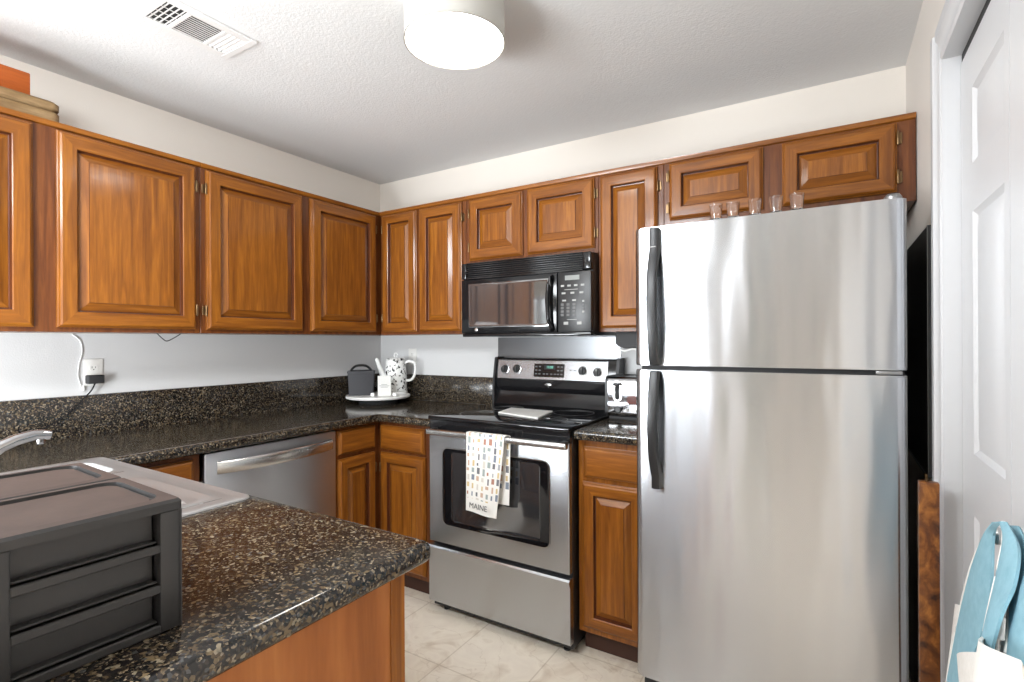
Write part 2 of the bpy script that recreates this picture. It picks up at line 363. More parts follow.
def raised_door(mp, u0, u1, z0, z1, fw=.055, bev=.030, slab=False):
    mb = MB()
    prof = [(0, 0), (0, .010), (.004, .012), (.007, .0185), (.013, .022)]
    if slab: prof += [(.020, .0225)]
    else: prof += [(fw, .022), (fw + .003, .0200), (fw + .006, .0050), (fw + .009, .004), (fw + .009 + bev, .0165), (fw + .0098 + bev, .0198)]
    rings = [[mp(u0 + i, z0 + i, h), mp(u1 - i, z0 + i, h), mp(u1 - i, z1 - i, h), mp(u0 + i, z1 - i, h)] for i, h in prof]
    k = len(rings) if slab else 7            # dark glaze sits in the groove round the raised field
    mb.loft(rings[:k], mis=[1, 0, 1, 0], mi=1 if slab else 0, cap1=slab)
    if not slab:
        mb.loft(rings[6:9], mi=2, cap0=False, cap1=False); mb.loft(rings[8:10], mis=[1, 0, 1, 0], mi=0, cap0=False, cap1=False); mb.loft(rings[9:11], mi=2, cap0=False, cap1=False); mb.face(rings[10], 0)
        bmesh.ops.remove_doubles(mb.bm, verts=mb.bm.verts[:], dist=1e-6)
    return mb

def add_door(parent, axis, base, u0, u1, z0, z1, hinge=None, fw=.055, bev=.030, handle=None, name='door'):
    mp = wallmap(axis, base)
    dm = raised_door(mp, u0, u1, z0, z1, fw, bev).build(name, ['wood_v', 'wood_h', 'glaze'], parent, ang=14)
    if hinge:
        uh = u0 if hinge == 'lo' else u1; sg = -1 if hinge == 'lo' else 1
        ins = min(.085, (z1 - z0) * .22)
        for zc in (z0 + ins, z1 - ins):
            hb = MB()
            p = mp(uh + sg * .003, zc, .012); hb.lathe([(0, -.026), (.003, -.025), (.0045, -.022), (.0045, .022), (.003, .025), (0, .026)], p, 10)
            a, b = mp(uh + sg * .004, zc - .02, .0006), mp(uh + sg * .016, zc + .02, .003)
            hb.box(a[0], b[0], a[1], b[1], a[2], b[2], .0006, 1)
            hb.build('hinge', 'bronze', dm)
    return dm
def add_drawer(parent, axis, base, u0, u1, z0, z1):
    return raised_door(wallmap(axis, base), u0, u1, z0, z1, slab=True).build('drawer', ['wood_v', 'wood_h', 'glaze'], parent, ang=14)

def text_mesh(name, body, size, mat, parent, M4, extrude=.0004):
    cu = bpy.data.curves.new(name, 'FONT'); cu.body = body; cu.size = size; cu.extrude = extrude; cu.align_x = 'CENTER'; cu.align_y = 'CENTER'
    to = bpy.data.objects.new(name + '_tmp', cu); COL.objects.link(to)
    dg = bpy.context.evaluated_depsgraph_get(); me = bpy.data.meshes.new_from_object(to.evaluated_get(dg))
    bpy.data.objects.remove(to); bpy.data.curves.remove(cu)
    me.transform(M4)
    if parent is not None: me.transform(Matrix.Translation(-ORG[parent.name]))
    me.materials.clear(); me.materials.append(MT[mat]); me.name = name
    ob = bpy.data.objects.new(name, me); COL.objects.link(ob); ob.parent = parent; ORG[ob.name] = ORG[parent.name]
    return ob
FACE_Y = Matrix(((1, 0, 0, 0), (0, 0, -1, 0), (0, 1, 0, 0), (0, 0, 0, 1)))      # text lying in XY -> standing, facing -y

# ------------------------------------------------------------------ the room
CEIL = 2.44
WR = 2.97
struct(MB().box(-3.6, 3.75, -6.3, .1, -.06, 0).build('floor', 'floor'))
struct(MB().box(-3.6, 3.75, -6.3, .1, CEIL, CEIL + .06).build('ceiling', 'ceil'))
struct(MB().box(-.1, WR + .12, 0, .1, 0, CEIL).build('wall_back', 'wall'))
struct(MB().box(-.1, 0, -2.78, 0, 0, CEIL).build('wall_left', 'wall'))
struct(MB().box(-3.6, -.1, -2.78, -2.68, 0, CEIL).build('wall_dining', 'wallc'))
struct(MB().box(-3.6, -3.5, -6.3, -2.78, 0, CEIL).build('wall_side', 'wallc'))
DY0, DY1, DZ = -.855, -1.70, at(961, 56, 'y', -.855).z
wr = MB(); wr.box(WR, WR + .12, DY0 + .0042, 0, 0, CEIL); wr.box(WR, WR + .12, -6.3, DY1, 0, CEIL); wr.box(WR, WR + .12, DY1, DY0, DZ + .012, CEIL)
struct(wr.build('wall_right', 'wallc'))
cl = MB(); cl.box(3.65, 3.75, -2.0, -.5, 0, CEIL); cl.box(WR + .12, 3.65, -.6, -.5, 0, CEIL); cl.box(WR + .12, 3.65, -2.0, -1.9, 0, CEIL)
struct(cl.build('wall_closet', 'wallc'))
rw = MB(); Y0, Y1 = -6.3, -6.2
for a in [(-3.5, -3.3, 0, CEIL), (-.9, 1.55, 0, CEIL), (2.15, WR, 0, CEIL), (-3.3, -.9, 2.12, CEIL), (1.55, 2.15, 2.12, CEIL)]:
    rw.box(a[0], a[1], Y0, Y1, a[2], a[3])
struct(rw.build('wall_rear', 'wallc'))
def window(name, x0, x1, z0, z1, nx):
    fr = MB(); w = .05
    fr.box(x0, x0 + w, -6.28, -6.21, z0, z1); fr.box(x1 - w, x1, -6.28, -6.21, z0, z1); fr.box(x0 + w, x1 - w, -6.28, -6.21, z1 - w, z1); fr.box(x0 + w, x1 - w, -6.28, -6.21, z0, z0 + w)
    for k in range(1, nx):
        xc = x0 + (x1 - x0) * k / nx; fr.box(xc - .04, xc + .04, -6.275, -6.215, z0 + w, z1 - w)
    o = struct(fr.build(name, 'white'))
    MB().box(x0 + w, x1 - w, -6.247, -6.243, z0 + w, z1 - w).build('pane', 'pane', o)
window('window_1', -3.3, -.9, .02, 2.12, 3)
window('window_2', 1.55, 2.15, .02, 2.12, 1)

# closet door of folding leaves, its jamb and casing
JY = DY0
tr = MB()
prof = [(.085, .0005), (.085, .018), (.078, .022), (.052, .021), (.044, .014), (.016, .010), (.010, .012), (.003, .008), (.003, .0005)]
tr.prism([(WR - h, JY + o) for o, h in prof], 'z', 0, DZ + .088)
struct(tr.build('trim_1', 'white'))
tr = MB(); tr.prism([(WR - h, DZ + o) for o, h in prof], 'y', JY + .0025, DY1 - .09)
struct(tr.build('trim_2', 'white'))
jb = MB(); jb.box(WR - .008, WR + .12, JY, JY + .004, 0, DZ + .004); jb.box(WR - .008, WR + .12, DY1, JY, DZ + .002, DZ + .012); jb.box(WR - .008, WR + .12, DY1 - .004, DY1, 0, DZ)
struct(jb.build('trim_3', 'white'))

XD = 3.0
struct(MB().box(XD + .002, XD + .028, DY1 + .004, JY - .004, DZ - .022, DZ + .0015).build('trim_4', 'blk_m'))
def leaf(name, y0, y1, cells):
    mb = MB(); zt = DZ - .024; th = .03; mp = lambda u, z, h: (XD - h, u, z)
    us = sorted({y0, y1} | {c for k in cells for c in k[:2]}); zs = sorted({.012, zt} | {c for k in cells for c in k[2:]})
    for i in range(len(us) - 1):
        for j in range(len(zs) - 1):
            a, b, c, d = us[i], us[i + 1], zs[j], zs[j + 1]; hit = any(abs(a - k[0]) < 1e-6 and abs(c - k[2]) < 1e-6 for k in cells)
            if not hit: mb.face([mp(a, c, 0), mp(b, c, 0), mp(b, d, 0), mp(a, d, 0)])
            else:
                pr = [(0, 0), (.004, -.003), (.012, -.008), (.02, -.008), (.045, -.001)]
                mb.loft([[mp(a + q, c + q, h), mp(b - q, c + q, h), mp(b - q, d - q, h), mp(a + q, d - q, h)] for q, h in pr], cap0=False)
    z0 = .012
    for q in ([(y0, z0), (y0, zt)], [(y1, z0), (y1, zt)]): mb.face([mp(*q[0], 0), mp(*q[1], 0), mp(*q[1], -th), mp(*q[0], -th)])
    for z in (z0, zt): mb.face([mp(y0, z, 0), mp(y1, z, 0), mp(y1, z, -th), mp(y0, z, -th)])
    mb.face([mp(y0, z0, -th), mp(y1, z0, -th), mp(y1, zt, -th), mp(y0, zt, -th)])
    bmesh.ops.remove_doubles(mb.bm, verts=mb.bm.verts[:], dist=1e-5)
    return mb.build(name, 'white', None, ang=20)
ya, yb = at(973, 300, 'x', XD).y, at(1005, 300, 'x', XD).y
fold = at(1010.5, 300, 'x', XD).y
rows = [(.24, .905), (at(975, 455, 'x', XD).z, at(974, 210, 'x', XD).z), (at(974, 161, 'x', XD).z, at(974, 83, 'x', XD).z)]
yleft = JY - .004
d1 = struct(leaf('door_1', fold + .0015, yleft, [(yb, ya, *r) for r in rows]))
off = fold - yleft
d2 = struct(leaf('door_2', fold + off, fold - .0015, [(yb + off, ya + off, *r) for r in rows]))
kp = at(1000, 536, 'x', 2.975)
kz = kp.z; ky = kp.y
MB().lathe([(0, 0), (.012, 0), (.012, .003), (.006, .006), (.006, .016), (.014, .022), (.017, .03), (.014, .037), (.006, .041), (0, .042)], (XD, ky, kz), 18, 'x').build('knob', 'steel_s', d1)
for v in d1.children[0].data.vertices: v.co.x = 2 * XD - v.co.x      # the knob points into the kitchen
d1.children[0].data.flip_normals()

# ------------------------------------------------------------------ wall cabinets
ZB, ZT = 1.372, 2.128
FU = .312                                   # face-frame plane of wall cabinets
def upper(name, label, axis, u0, u1, zb, doors, wall_gap=.002, ends=None):
    lo = (wall_gap, 0, 0)
    t = thing(name, label, 'cabinet', ((.15, (u0 + u1) / 2, zb) if axis == 'x' else ((u0 + u1) / 2, -.15, zb)), group=None)
    c = MB()
    if axis == 'x':
        c.box(.002, FU, u0, u1, zb, ZT, .0015, 1); c.build('face_frame', 'frame_v', t)
        m_ = MB(); m_.prism([(FU + .001, ZT - .016), (FU + .009, ZT - .013), (FU + .012, ZT - .004), (FU + .013, ZT + .004), (FU - .02, ZT + .004), (FU - .02, ZT + .001), (FU + .001, ZT + .001)], 'y', u0, u1)
        m_.build('top_molding', 'wood_h', t)
    else:
        c.box(u0, u1, -FU, -.002, zb, ZT, .0015, 1); c.build('face_frame', 'frame_v', t)
        m_ = MB(); m_.prism([(-FU - .001, ZT - .016), (-FU - .009, ZT - .013), (-FU - .012, ZT - .004), (-FU - .013, ZT + .004), (-FU + .02, ZT + .004), (-FU + .02, ZT + .001), (-FU - .001, ZT + .001)], 'x', u0, u1)
        m_.build('top_molding', 'wood_h', t)
    for d in doors:
        add_door(t, axis, (FU + .0004) if axis == 'x' else -(FU + .0004), *d)
    return t
Z0, Z1 = 1.389, 2.106
upper('wall_cabinet', 'double wooden wall cabinet on the left wall carrying the orange box and tan crate', 'x', -2.46, -1.391, ZB,
      [(-2.425, -1.960, Z0, Z1, 'lo'), (-1.895, -1.413, Z0, Z1, 'hi')])
upper('wall_cabinet', 'double wooden wall cabinet on the left wall reaching into the room corner', 'x', -1.389, -.002, ZB,
      [(-1.366, -.871, Z0, Z1, 'lo'), (-.819, -.350, Z0, Z1, 'hi')])
upper('wall_cabinet', 'narrow two-door wooden wall cabinet between the room corner and the microwave', 'y', .3265, .989, ZB,
      [(.351, .629, Z0, Z1, 'lo', .052, .026), (.652, .961, Z0, Z1, 'hi', .055, .028)])
upper('wall_cabinet', 'short two-door wooden wall cabinet directly above the black microwave', 'y', .990, 1.768, 1.748,
      [(1.015, 1.354, 1.772, Z1, 'lo'), (1.384, 1.751, 1.772, Z1, 'hi')])
upper('wall_cabinet', 'tall single-door wooden wall cabinet between the microwave and the fridge', 'y', 1.769, 2.078, ZB,
      [(1.783, 2.052, Z0, Z1, 'hi', .052, .026)])
upper('wall_cabinet', 'low wide two-door wooden wall cabinet above the fridge', 'y', 2.079, 2.967, 1.822,
      [(2.105, 2.478, 1.858, Z1, 'lo', .05), (2.546, 2.912, 1.858, Z1, 'hi', .05)])

# ------------------------------------------------------------------ base cabinets
FB = .600; ZC = .942; ST = .042; ZU = ZC - ST     # face plane, counter top, slab thickness, underside
PX, PY = 2.045, -1.845                             # peninsula end and inner edge
t = thing('corner_base_cabinet', 'L-shaped wooden base cabinet in the corner under the tea tray', 'cabinet', (.6, -.6, 0))
c = MB(); c.prism([(.002, -.890), (FB, -.890), (FB, -FB), (1.016, -FB), (1.016, -.002), (.002, -.002)], 'z', .10, ZU - .001); c.build('face_frame', 'frame_v', t)
c = MB(); c.prism([(.002, -.889), (FB - .06, -.889), (FB - .06, -FB + .06), (1.015, -FB + .06), (1.015, -.003), (.002, -.003)], 'z', .0, .0995); c.build('toe_board', 'toe', t)
b = FB + .0004
add_drawer(t, 'x', b, -.882, -.637, .762, .884); add_drawer(t, 'y', -b, .626, .937, .750, .880)
add_door(t, 'x', b, -.882, -.637, .125, .740, 'hi', .048, .026); add_door(t, 'y', -b, .626, .942, .125, .735, 'lo', .05, .028)

t = thing('sink_base_cabinet', 'wooden base cabinet on the left wall between the dishwasher and the peninsula', 'cabinet', (.3, -1.7, 0))
MB().box(.002, FB, -1.862, -1.545, .10, ZU - .001, .001, 1).build('face_frame', 'frame_v', t)
MB().box(.002, FB - .06, -1.862, -1.546, 0, .0995).build('toe_board', 'toe', t)
add_drawer(t, 'x', b, -1.855, -1.572, .762, .880); add_door(t, 'x', b, -1.855, -1.572, .125, .740, None, .048, .026)

t = thing('base_cabinet', 'narrow wooden base cabinet with one drawer between the range and the fridge', 'cabinet', (1.94, -.3, 0))
ZR = .957                                          # counter beside the range
MB().box(1.790, 2.096, -FB, -.002, .10, ZR - ST - .001, .001, 1).build('face_frame', 'wood_v', t)
MB().box(1.791, 2.095, -FB + .06, -.003, 0, .0995).build('toe_board', 'toe', t)
add_drawer(t, 'y', -b, 1.817, 2.080, .757, .886); add_door(t, 'y', -b, 1.811, 2.080, .125, .738, None, .05, .026)

t = thing('peninsula_cabinet', 'wooden peninsula cabinet with a plain veneer end panel under the granite', 'cabinet', (1.3, -2.2, 0))
PXc = 2.020; PYi = -1.900; PYo = -2.48
c = MB()
c.box(.63, PXc - .021, PYi - .018, PYi, .10, ZU - .001); c.box(.63, PXc - .021, PYo, PYo + .018, .10, ZU - .001); c.box(.63, PXc - .021, PYo + .018, PYi - .018, .10, .118)
c.box(1.52, 1.538, PYo + .018, PYi - .018, .118, ZU - .001); c.build('carcass', 'frame_v', t)
ep = MB(); ep.box(PXc - .0205, PXc - .004, PYo, PYi - .0005, 0, ZU - .001); ep.build('end_panel', 'panel_end', t)
ep = MB(); ep.box(PXc - .0035, PXc, PYi - .035, PYi, 0, ZU - .001, .001, 1); ep.build('corner_stile', 'wood_v', t)
MB().box(.63, PXc - .07, PYo + .01, PYi - .06, 0, .0995).build('toe_board', 'toe', t)
for k, (u0, u1) in enumerate([(.66, 1.07), (1.09, 1.50), (1.55, 1.97)]):
    dm = raised_door(lambda u, z, h: (u, PYi + .0004 + h, z), u0, u1, .125, .735).build('door', ['wood_v', 'wood_h', 'glaze'], t, ang=14)

# ------------------------------------------------------------------ granite
def slab(cells, xs, ys, z0, z1, round_edge, bevel=.016):
    """flat slab over the grid cells (i, j); edges for which round_edge(mid) holds get a rounded nose"""
    bm = bmesh.new(); V = {}
    def v(x, y, z):
        k = (round(x, 5), round(y, 5), z)
        if k not in V: V[k] = bm.verts.new((x, y, z))
        return V[k]
    S_ = set(cells)
    for i, j in cells:
        q = [(xs[i], ys[j]), (xs[i + 1], ys[j]), (xs[i + 1], ys[j + 1]), (xs[i], ys[j + 1])]
        bm.faces.new([v(*p, z1) for p in q]); bm.faces.new([v(*p, z0) for p in q][::-1])
        for (di, dj), (a, b_) in (((0, -1), (0, 1)), ((1, 0), (1, 2)), ((0, 1), (2, 3)), ((-1, 0), (3, 0))):
            if (i + di, j + dj) not in S_:
                bm.faces.new([v(*q[a], z0), v(*q[b_], z0), v(*q[b_], z1), v(*q[a], z1)])
    bm.normal_update()
    es = []
    for e in bm.edges:
        a, b_ = e.verts[0].co, e.verts[1].co; mid = (a + b_) / 2
        if len(e.link_faces) == 2 and abs(e.link_faces[0].normal.dot(e.link_faces[1].normal)) < .5 and round_edge(mid, abs(a.z - b_.z) > .01): es.append(e)
    bmesh.ops.bevel(bm, geom=es, offset=bevel, segments=4, affect='EDGES', profile=.5)
    mb = MB(); mb.bm.free(); mb.bm = bm
    return mb
XE, YE = .646, -.644                                # front edges of left run and back run
SX0, SX1, SY0, SY1 = .628, 1.458, -2.352, -1.882     # sink cut-out
t = thing('granite_countertop', 'U-shaped speckled black-brown granite countertop running round to the peninsula', 'countertop', (0, 0, ZU))
xs = [.0215, SX0, XE, 1.019, SX1, PX]; ys = [-2.56, SY0, SY1, PY, YE, -.0215]
cells = [(0, j) for j in range(5)] + [(1, 0), (1, 2), (1, 3), (1, 4), (2, 0), (2, 2), (2, 4), (3, 0), (3, 2), (4, 0), (4, 1), (4, 2)]
def rnd_edge(mid, vert):
    x, y = mid.x, mid.y
    if vert: return (abs(x - PX) < .01)
    if x > PX - .01: return True
    if abs(y - PY) < .005 and x > XE - .001: return True
    if abs(x - XE) < .005 and PY < y < YE: return True
    if abs(y - YE) < .005 and XE < x < 1.015: return True
    return abs(y + 2.56) < .005
slab(cells, xs, ys, ZU, ZC, rnd_edge).build('slab', 'granite', t)
BS = 1.110
MB().box(.001, .021, -2.60, -.001, ZC - .03, BS, .003, 2).build('backsplash', 'granite', t)
MB().box(.0215, .985, -.021, -.001, ZC + .0005, BS, .003, 2).build('backsplash', 'granite', t)

t = thing('granite_countertop', 'short granite countertop with the toaster on it between range and fridge', 'countertop', (1.94, -.3, ZR - ST))
slab([(0, 0)], [1.788, 2.099], [YE, -.0215], ZR - ST, ZR, lambda mid, v: (not v and mid.y < YE + .01) or (not v and mid.x < 1.79) , .012).build('slab', 'granite', t)
MB().box(1.788, 2.099, -.021, -.001, ZR, BS, .003, 2).build('backsplash', 'granite', t)

# ------------------------------------------------------------------ sink and tap
t = thing('kitchen_sink', 'stainless steel drop-in sink set in the peninsula behind the drawer unit', 'sink', (1.04, -2.12, ZC))
RX0, RX1, RY0, RY1 = .608, 1.478, -2.372, -1.864
def rrect(x0, x1, y0, y1, r, z, n=5):
    P = []
    for cx, cy, a0 in ((x1 - r, y1 - r, 0), (x0 + r, y1 - r, 90), (x0 + r, y0 + r, 180), (x1 - r, y0 + r, 270)):
        for k in range(n + 1):
            a = math.radians(a0 + 90 * k / n); P.append((cx + r * math.cos(a), cy + r * math.sin(a), z))
    return P
mb = MB()
z = ZC
rim = lambda i, r, h: rrect(RX0 + i, RX1 - i, RY0 + i, RY1 - i, r, z + h)
mb.loft([rim(0, .025, .0006), rim(.001, .025, .004), rim(.006, .022, .006), rim(.012, .018, .004), rim(.026, .016, .003)], cap0=False, cap1=False)
# deck with two bowl openings
bowls = [(.660, .900, -2.275, -1.915), (1.000, 1.425, -2.275, -1.915)]
gx = [RX0 + .026, .660, .900, 1.000, 1.425, RX1 - .026]; gy = [RY0 + .026, -2.275, -1.915, RY1 - .026]
for i in range(5):
    for j in range(3):
        if j == 1 and i in (1, 3): continue
        mb.face([(gx[i], gy[j], z + .003), (gx[i + 1], gy[j], z + .003), (gx[i + 1], gy[j + 1], z + .003), (gx[i], gy[j + 1], z + .003)])
mb.build('rim', 'sink', t)
for x0, x1, y0, y1 in bowls:
    mb = MB()
    sq = [rrect(x0 - .0, x1 + .0, y0 - .0, y1 + .0, .0005, z + .0035)]
    ring = lambda i, r, h: rrect(x0 + i, x1 - i, y0 + i, y1 - i, r, z + h)
    if x0 > .99:                            # shallow ribbed drainer
        mb.loft([ring(0, .002, .0035), ring(.003, .04, .006), ring(.010, .04, .0055), ring(.024, .036, .0005), ring(.04, .03, -.001)], cap0=False)
        o = mb.build('drainer', 'sink', t)
        for k in range(6):
            yc = y0 + .06 + k * .048; MB().tube([(x0 + .05, yc, z - .0042), (x0 + .08, yc, z - .001), (x1 - .08, yc, z - .001), (x1 - .05, yc, z - .0042)], .004, 8).build('rib', 'sink', o)
        continue
    mb.loft([ring(0, .002, .0035), ring(.003, .05, .007), ring(.008, .055, .006), ring(.014, .055, -.004), ring(.018, .055, -.15), ring(.03, .05, -.168), ring(.06, .04, -.175)], cap0=False)
    o = mb.build('bowl', 'sink', t)
    MB().lathe([(0, .0), (.042, .0), (.044, .002), (.036, .003), (.03, .0005), (0, .0005)], ((x0 + x1) / 2, (y0 + y1) / 2, z - .1748), 20).build('drain', 'chrome', o)

t = thing('kitchen_tap', 'chrome single-spout tap rising over the sink at the left edge', 'tap', (1.04, -2.325, ZC + .004))
MB().lathe([(0, 0), (.032, 0), (.033, .006), (.027, .012), (.024, .055), (.026, .062), (.02, .075), (0, .078)], (1.04, -2.325, ZC + .004), 20).build('base', 'chrome', t)
a, b2 = at(0, 447, 'x', 1.04), at(44, 434.5, 'x', 1.04)
p0 = Vector((1.04, -2.315, ZC + .06))
path = [p0, p0 + (a - p0) * .5 + Vector((0, 0, .004)), a, a + (b2 - a) * .35 + Vector((0, 0, .006)), a + (b2 - a) * .75 + Vector((0, 0, .006)), b2, b2 + Vector((0, .012, -.003))]
sp_ = MB().tube(path, [.015, .0145, .014, .0135, .013, .0125, .0115], 14); sp_ = sp_.build('spout', 'chrome', t)
MB().lathe([(0, -.014), (.0085, -.014), (.009, -.012), (.009, 0), (0, 0)], (b2.x, b2.y - .006, b2.z - .008), 14).build('aerator', 'chrome', sp_)
MB().tube([(1.04, -2.325, ZC + .078), (1.04, -2.335, ZC + .10), (1.04, -2.36, ZC + .118)], [.009, .008, .010], 10).build('lever', 'chrome', t)

# ------------------------------------------------------------------ dishwasher
t = thing('dishwasher', 'stainless steel dishwasher with a curved bar handle under the left counter', 'dishwasher', (.3, -1.215, 0))
MB().box(.03, .575, -1.525, -.903, .02, ZU - .012).build('tub_body', 'blk_m', t)
dd = MB().box(.577, .612, -1.531, -.897, .11, .892, .006, 3).build('door', 'steel_w', t)
hp = []
for k in range(13):
    q = k / 12; hp.append((.616 + .045 * math.sin(math.pi * q) ** .7, -1.485 + .56 * q, .828))
MB().tube(hp, .01, 12, wid=(.008, .026)).build('handle', 'steel_s', dd)
MB().box(.53, .572, -1.525, -.903, .0, .10).build('kick_plate', 'blk_m', t)

# ------------------------------------------------------------------ microwave
t = thing('microwave_oven', 'black over-the-range microwave oven mounted under the short wall cabinet', 'microwave', (1.39, -.2, 1.352))
mx0, mx1, my = 1.0155, 1.7665, -.385
MB().box(mx0, mx1, my + .012, -.002, 1.356, 1.746, .004, 2).build('case', 'blk_s', t)
g = MB()
for k in range(7):
    zz = 1.672 + k * .0105
    g.prism([(my + .010, zz), (my - .010, zz - .001), (my - .010, zz + .0035), (my + .010, zz + .005)], 'x', mx0 + .03, mx1 - .045)
g.box(mx0, mx0 + .03, my - .012, my + .0115, 1.662, 1.746, .004, 2); g.box(mx1 - .045, mx1, my - .014, my + .0115, 1.662, 1.746, .008, 3); g.box(mx0 + .03, mx1 - .045, my - .012, my + .0115, 1.742, 1.746); g.box(mx0 + .03, mx1 - .045, my - .014, my + .0115, 1.660, 1.668)
g.build('vent_grille', 'blk', t)
xs_ = at(557, 300, 'y', my - .015).x
door = MB().box(mx0 + .001, xs_, my - .014, my + .0115, 1.372, 1.657, .005, 2).build('door', 'blk', t)
wl, wr_, wt, wb = at(469, 0, 'y', my - .015).x, at(545, 0, 'y', my - .015).x, 1.622, 1.415
w = MB(); mp = wallmap('y', my - .0142)
w.loft([[mp(wl - .012 + i, wb - .012 + i, h), mp(wr_ + .012 - i, wb - .012 + i, h), mp(wr_ + .012 - i, wt + .012 - i, h), mp(wl - .012 + i, wt + .012 - i, h)] for i, h in ((0, 0), (0, .002), (.004, .003), (.010, .001), (.012, .001))])
w.build('window', 'grey_glass', door)
hx = at(550, 300, 'y', my - .04).x
MB().tube([(hx, my - .013, 1.640), (hx, my - .030, 1.632), (hx - .008, my - .044, 1.60), (hx - .012, my - .048, 1.52), (hx - .008, my - .044, 1.435), (hx, my - .030, 1.392), (hx, my - .013, 1.384)], [.011, .011, .010, .010, .010, .011, .011], 12).build('handle', 'blk', door)
lb = MB().lathe([(0, 0), (.0095, 0), (.0095, .0012), (.008, .0016), (0, .0016)], (at(474.5, 0, 'y', my - .015).x, my - .0142, 1.392), 20, 'y').build('round_badge', 'steel_s', door)
cp = MB().box(xs_ + .003, mx1 - .0005, my - .014, my + .0115, 1.372, 1.657, .005, 2).build('control_panel', 'blk_s', t)
x0p = xs_ + .012; wP = mx1 - x0p - .026
MB().box(x0p + wP * .22, x0p + wP * .76, my - .0152, my - .0141, 1.618, 1.640).build('display', 'lcd_off', cp)
def keys(n, z, w_, h_, xa, xb, mat='btn_l', nm='button'):
    for k in range(n):
        xc = xa + (xb - xa) * (k + .5) / n
        MB().box(xc - w_ / 2, xc + w_ / 2, my - .0156, my - .0141, z - h_ / 2, z + h_ / 2, .0006, 1).build(nm, mat, cp)
xa, xb = x0p, x0p + wP
keys(4, 1.592, .018, .009, xa, xb); keys(3, 1.557, .020, .009, xa, xb); 
MB().box(xa + wP * .2, xb - wP * .3, my - .0150, my - .0141, 1.572, 1.5745).build('printed_line', 'btn_l', cp)
keys(2, 1.522, .020, .008, xa, xb - wP * .25)
for r_ in range(4): keys(3, 1.503 - r_ * .0165, .016, .012, xa, xb - wP * .33, 'btn')
for r_ in range(4): keys(1, 1.516 - r_ * .0165, .011, .009, xb - wP * .2, xb, 'btn_l' if r_ in (0, 3) else 'btn')
keys(2, 1.414, .024, .014, xa, xb)
MB().box(xa + wP * .3, xb - wP * .35, my - .0150, my - .0141, 1.430, 1.4325).build('printed_line', 'btn_l', cp)
MB().box(mx0 + .004, mx1 - .004, my - .008, my + .0115, 1.354, 1.3705, .003, 2).build('bottom_rail', 'blk', t)

# ------------------------------------------------------------------ steel wall sheet behind the range
o = MB().box(.992, 1.766, -.0045, -.0008, .98, 1.352, .0008, 1).build('steel_backsplash', 'steel_d'); tag(o, 'plain stainless steel sheet on the wall between range and microwave', 'backsplash')

# ------------------------------------------------------------------ range
t = thing('electric_range', 'freestanding stainless steel range with black glass cooktop and oven door', 'stove', (1.4, -.35, 0))
rx0, rx1 = 1.022, 1.783
MB().box(rx0 + .002, rx1 - .002, -.642, -.010, .03, .948, .002, 1).build('case', 'blk_s', t)
for x in (rx0 + .05, rx1 - .05):
    for y in (-.60, -.06): MB().lathe([(0, 0), (.016, 0), (.016, .008), (.008, .01), (.008, .032), (0, .032)], (x, y, 0), 12).build('foot', 'blk_m', t)
ck = MB().box(rx0 - .001, rx1 + .001, -.682, -.108, .949, .968, .006, 3).build('cooktop', 'glassblk', t)
for x, y, r_ in ((1.21, -.50, .105), (1.60, -.50, .085), (1.21, -.24, .085), (1.60, -.24, .105)):
    q = MB(); n = 40
    q.loft([[(x + rr * math.cos(2 * math.pi * k / n), y + rr * math.sin(2 * math.pi * k / n), zz) for k in range(n)] for rr, zz in ((r_, .9681), (r_, .9684), (r_ - .003, .9684), (r_ - .003, .9681))], False, False)
    q.build('burner_ring', 'btn', ck)
bg = MB(); bg.prism([(-.012, .9685), (-.106, .9685), (-.108, .985), (-.088, 1.02), (-.080, 1.055), (-.092, 1.075), (-.094, 1.085), (-.096, 1.118), (-.098, 1.128), (-.080, 1.238), (-.072, 1.244), (-.012, 1.244)], 'x', rx0 + .014, rx1 - .012)
bgo = bg.build('backguard', 'blk', t)
MB().prism([(-.010, .9685), (-.114, .9685), (-.112, 1.08), (-.106, 1.128), (-.084, 1.246), (-.07, 1.251), (-.010, 1.251)], 'x', rx1 - .0115, rx1 + .004).build('end_cap', 'blk_s', t)
MB().prism([(-.010, .9685), (-.114, .9685), (-.112, 1.08), (-.106, 1.128), (-.084, 1.246), (-.07, 1.251), (-.010, 1.251)], 'x', rx0 - .001, rx0 + .0135).build('end_cap', 'blk_s', t)
tilt = math.atan2(.018, .110)
def on_panel(zf):                            # point on the tilted control panel, zf height
    return -.098 + (zf - 1.128) * (.018 / .110)
pn = MB(); pn.prism([(on_panel(1.130) - .0002, 1.130), (on_panel(1.130) - .004, 1.130), (on_panel(1.232) - .004, 1.232), (on_panel(1.232) - .0002, 1.232)], 'x', 1.050, 1.726)
pno = pn.build('control_panel', 'steel', t)
Rk = Matrix.Rotation(tilt, 4, 'X')
for kx, kz_ in ((1.100, 1.181), (1.181, 1.183), (1.588, 1.181), (1.672, 1.176)):
    kb = MB(); kb.lathe([(0, 0), (.027, 0), (.027, .003), (.0235, .004), (.0235, .004)], (0, 0, 0), 26, 'y', mi=1)
    kb.lathe([(0, .0041), (.022, .0041), (.0215, .014), (.019, .016), (0, .016)], (0, 0, 0), 26, 'y', mi=0)
    kb.box(-.0045, .0045, -.026, -.0162, -.019, .019, .002, 2, mi=0); kb.box(-.001, .001, -.0268, -.0262, .004, .018, mi=1)
    bmesh.ops.transform(kb.bm, matrix=Matrix.Translation((kx, on_panel(kz_) - .0042, kz_)) @ Matrix.Rotation(-tilt, 4, 'X'), verts=kb.bm.verts[:])
    kb.build('knob', ['blk_s', 'steel_s'], pno)
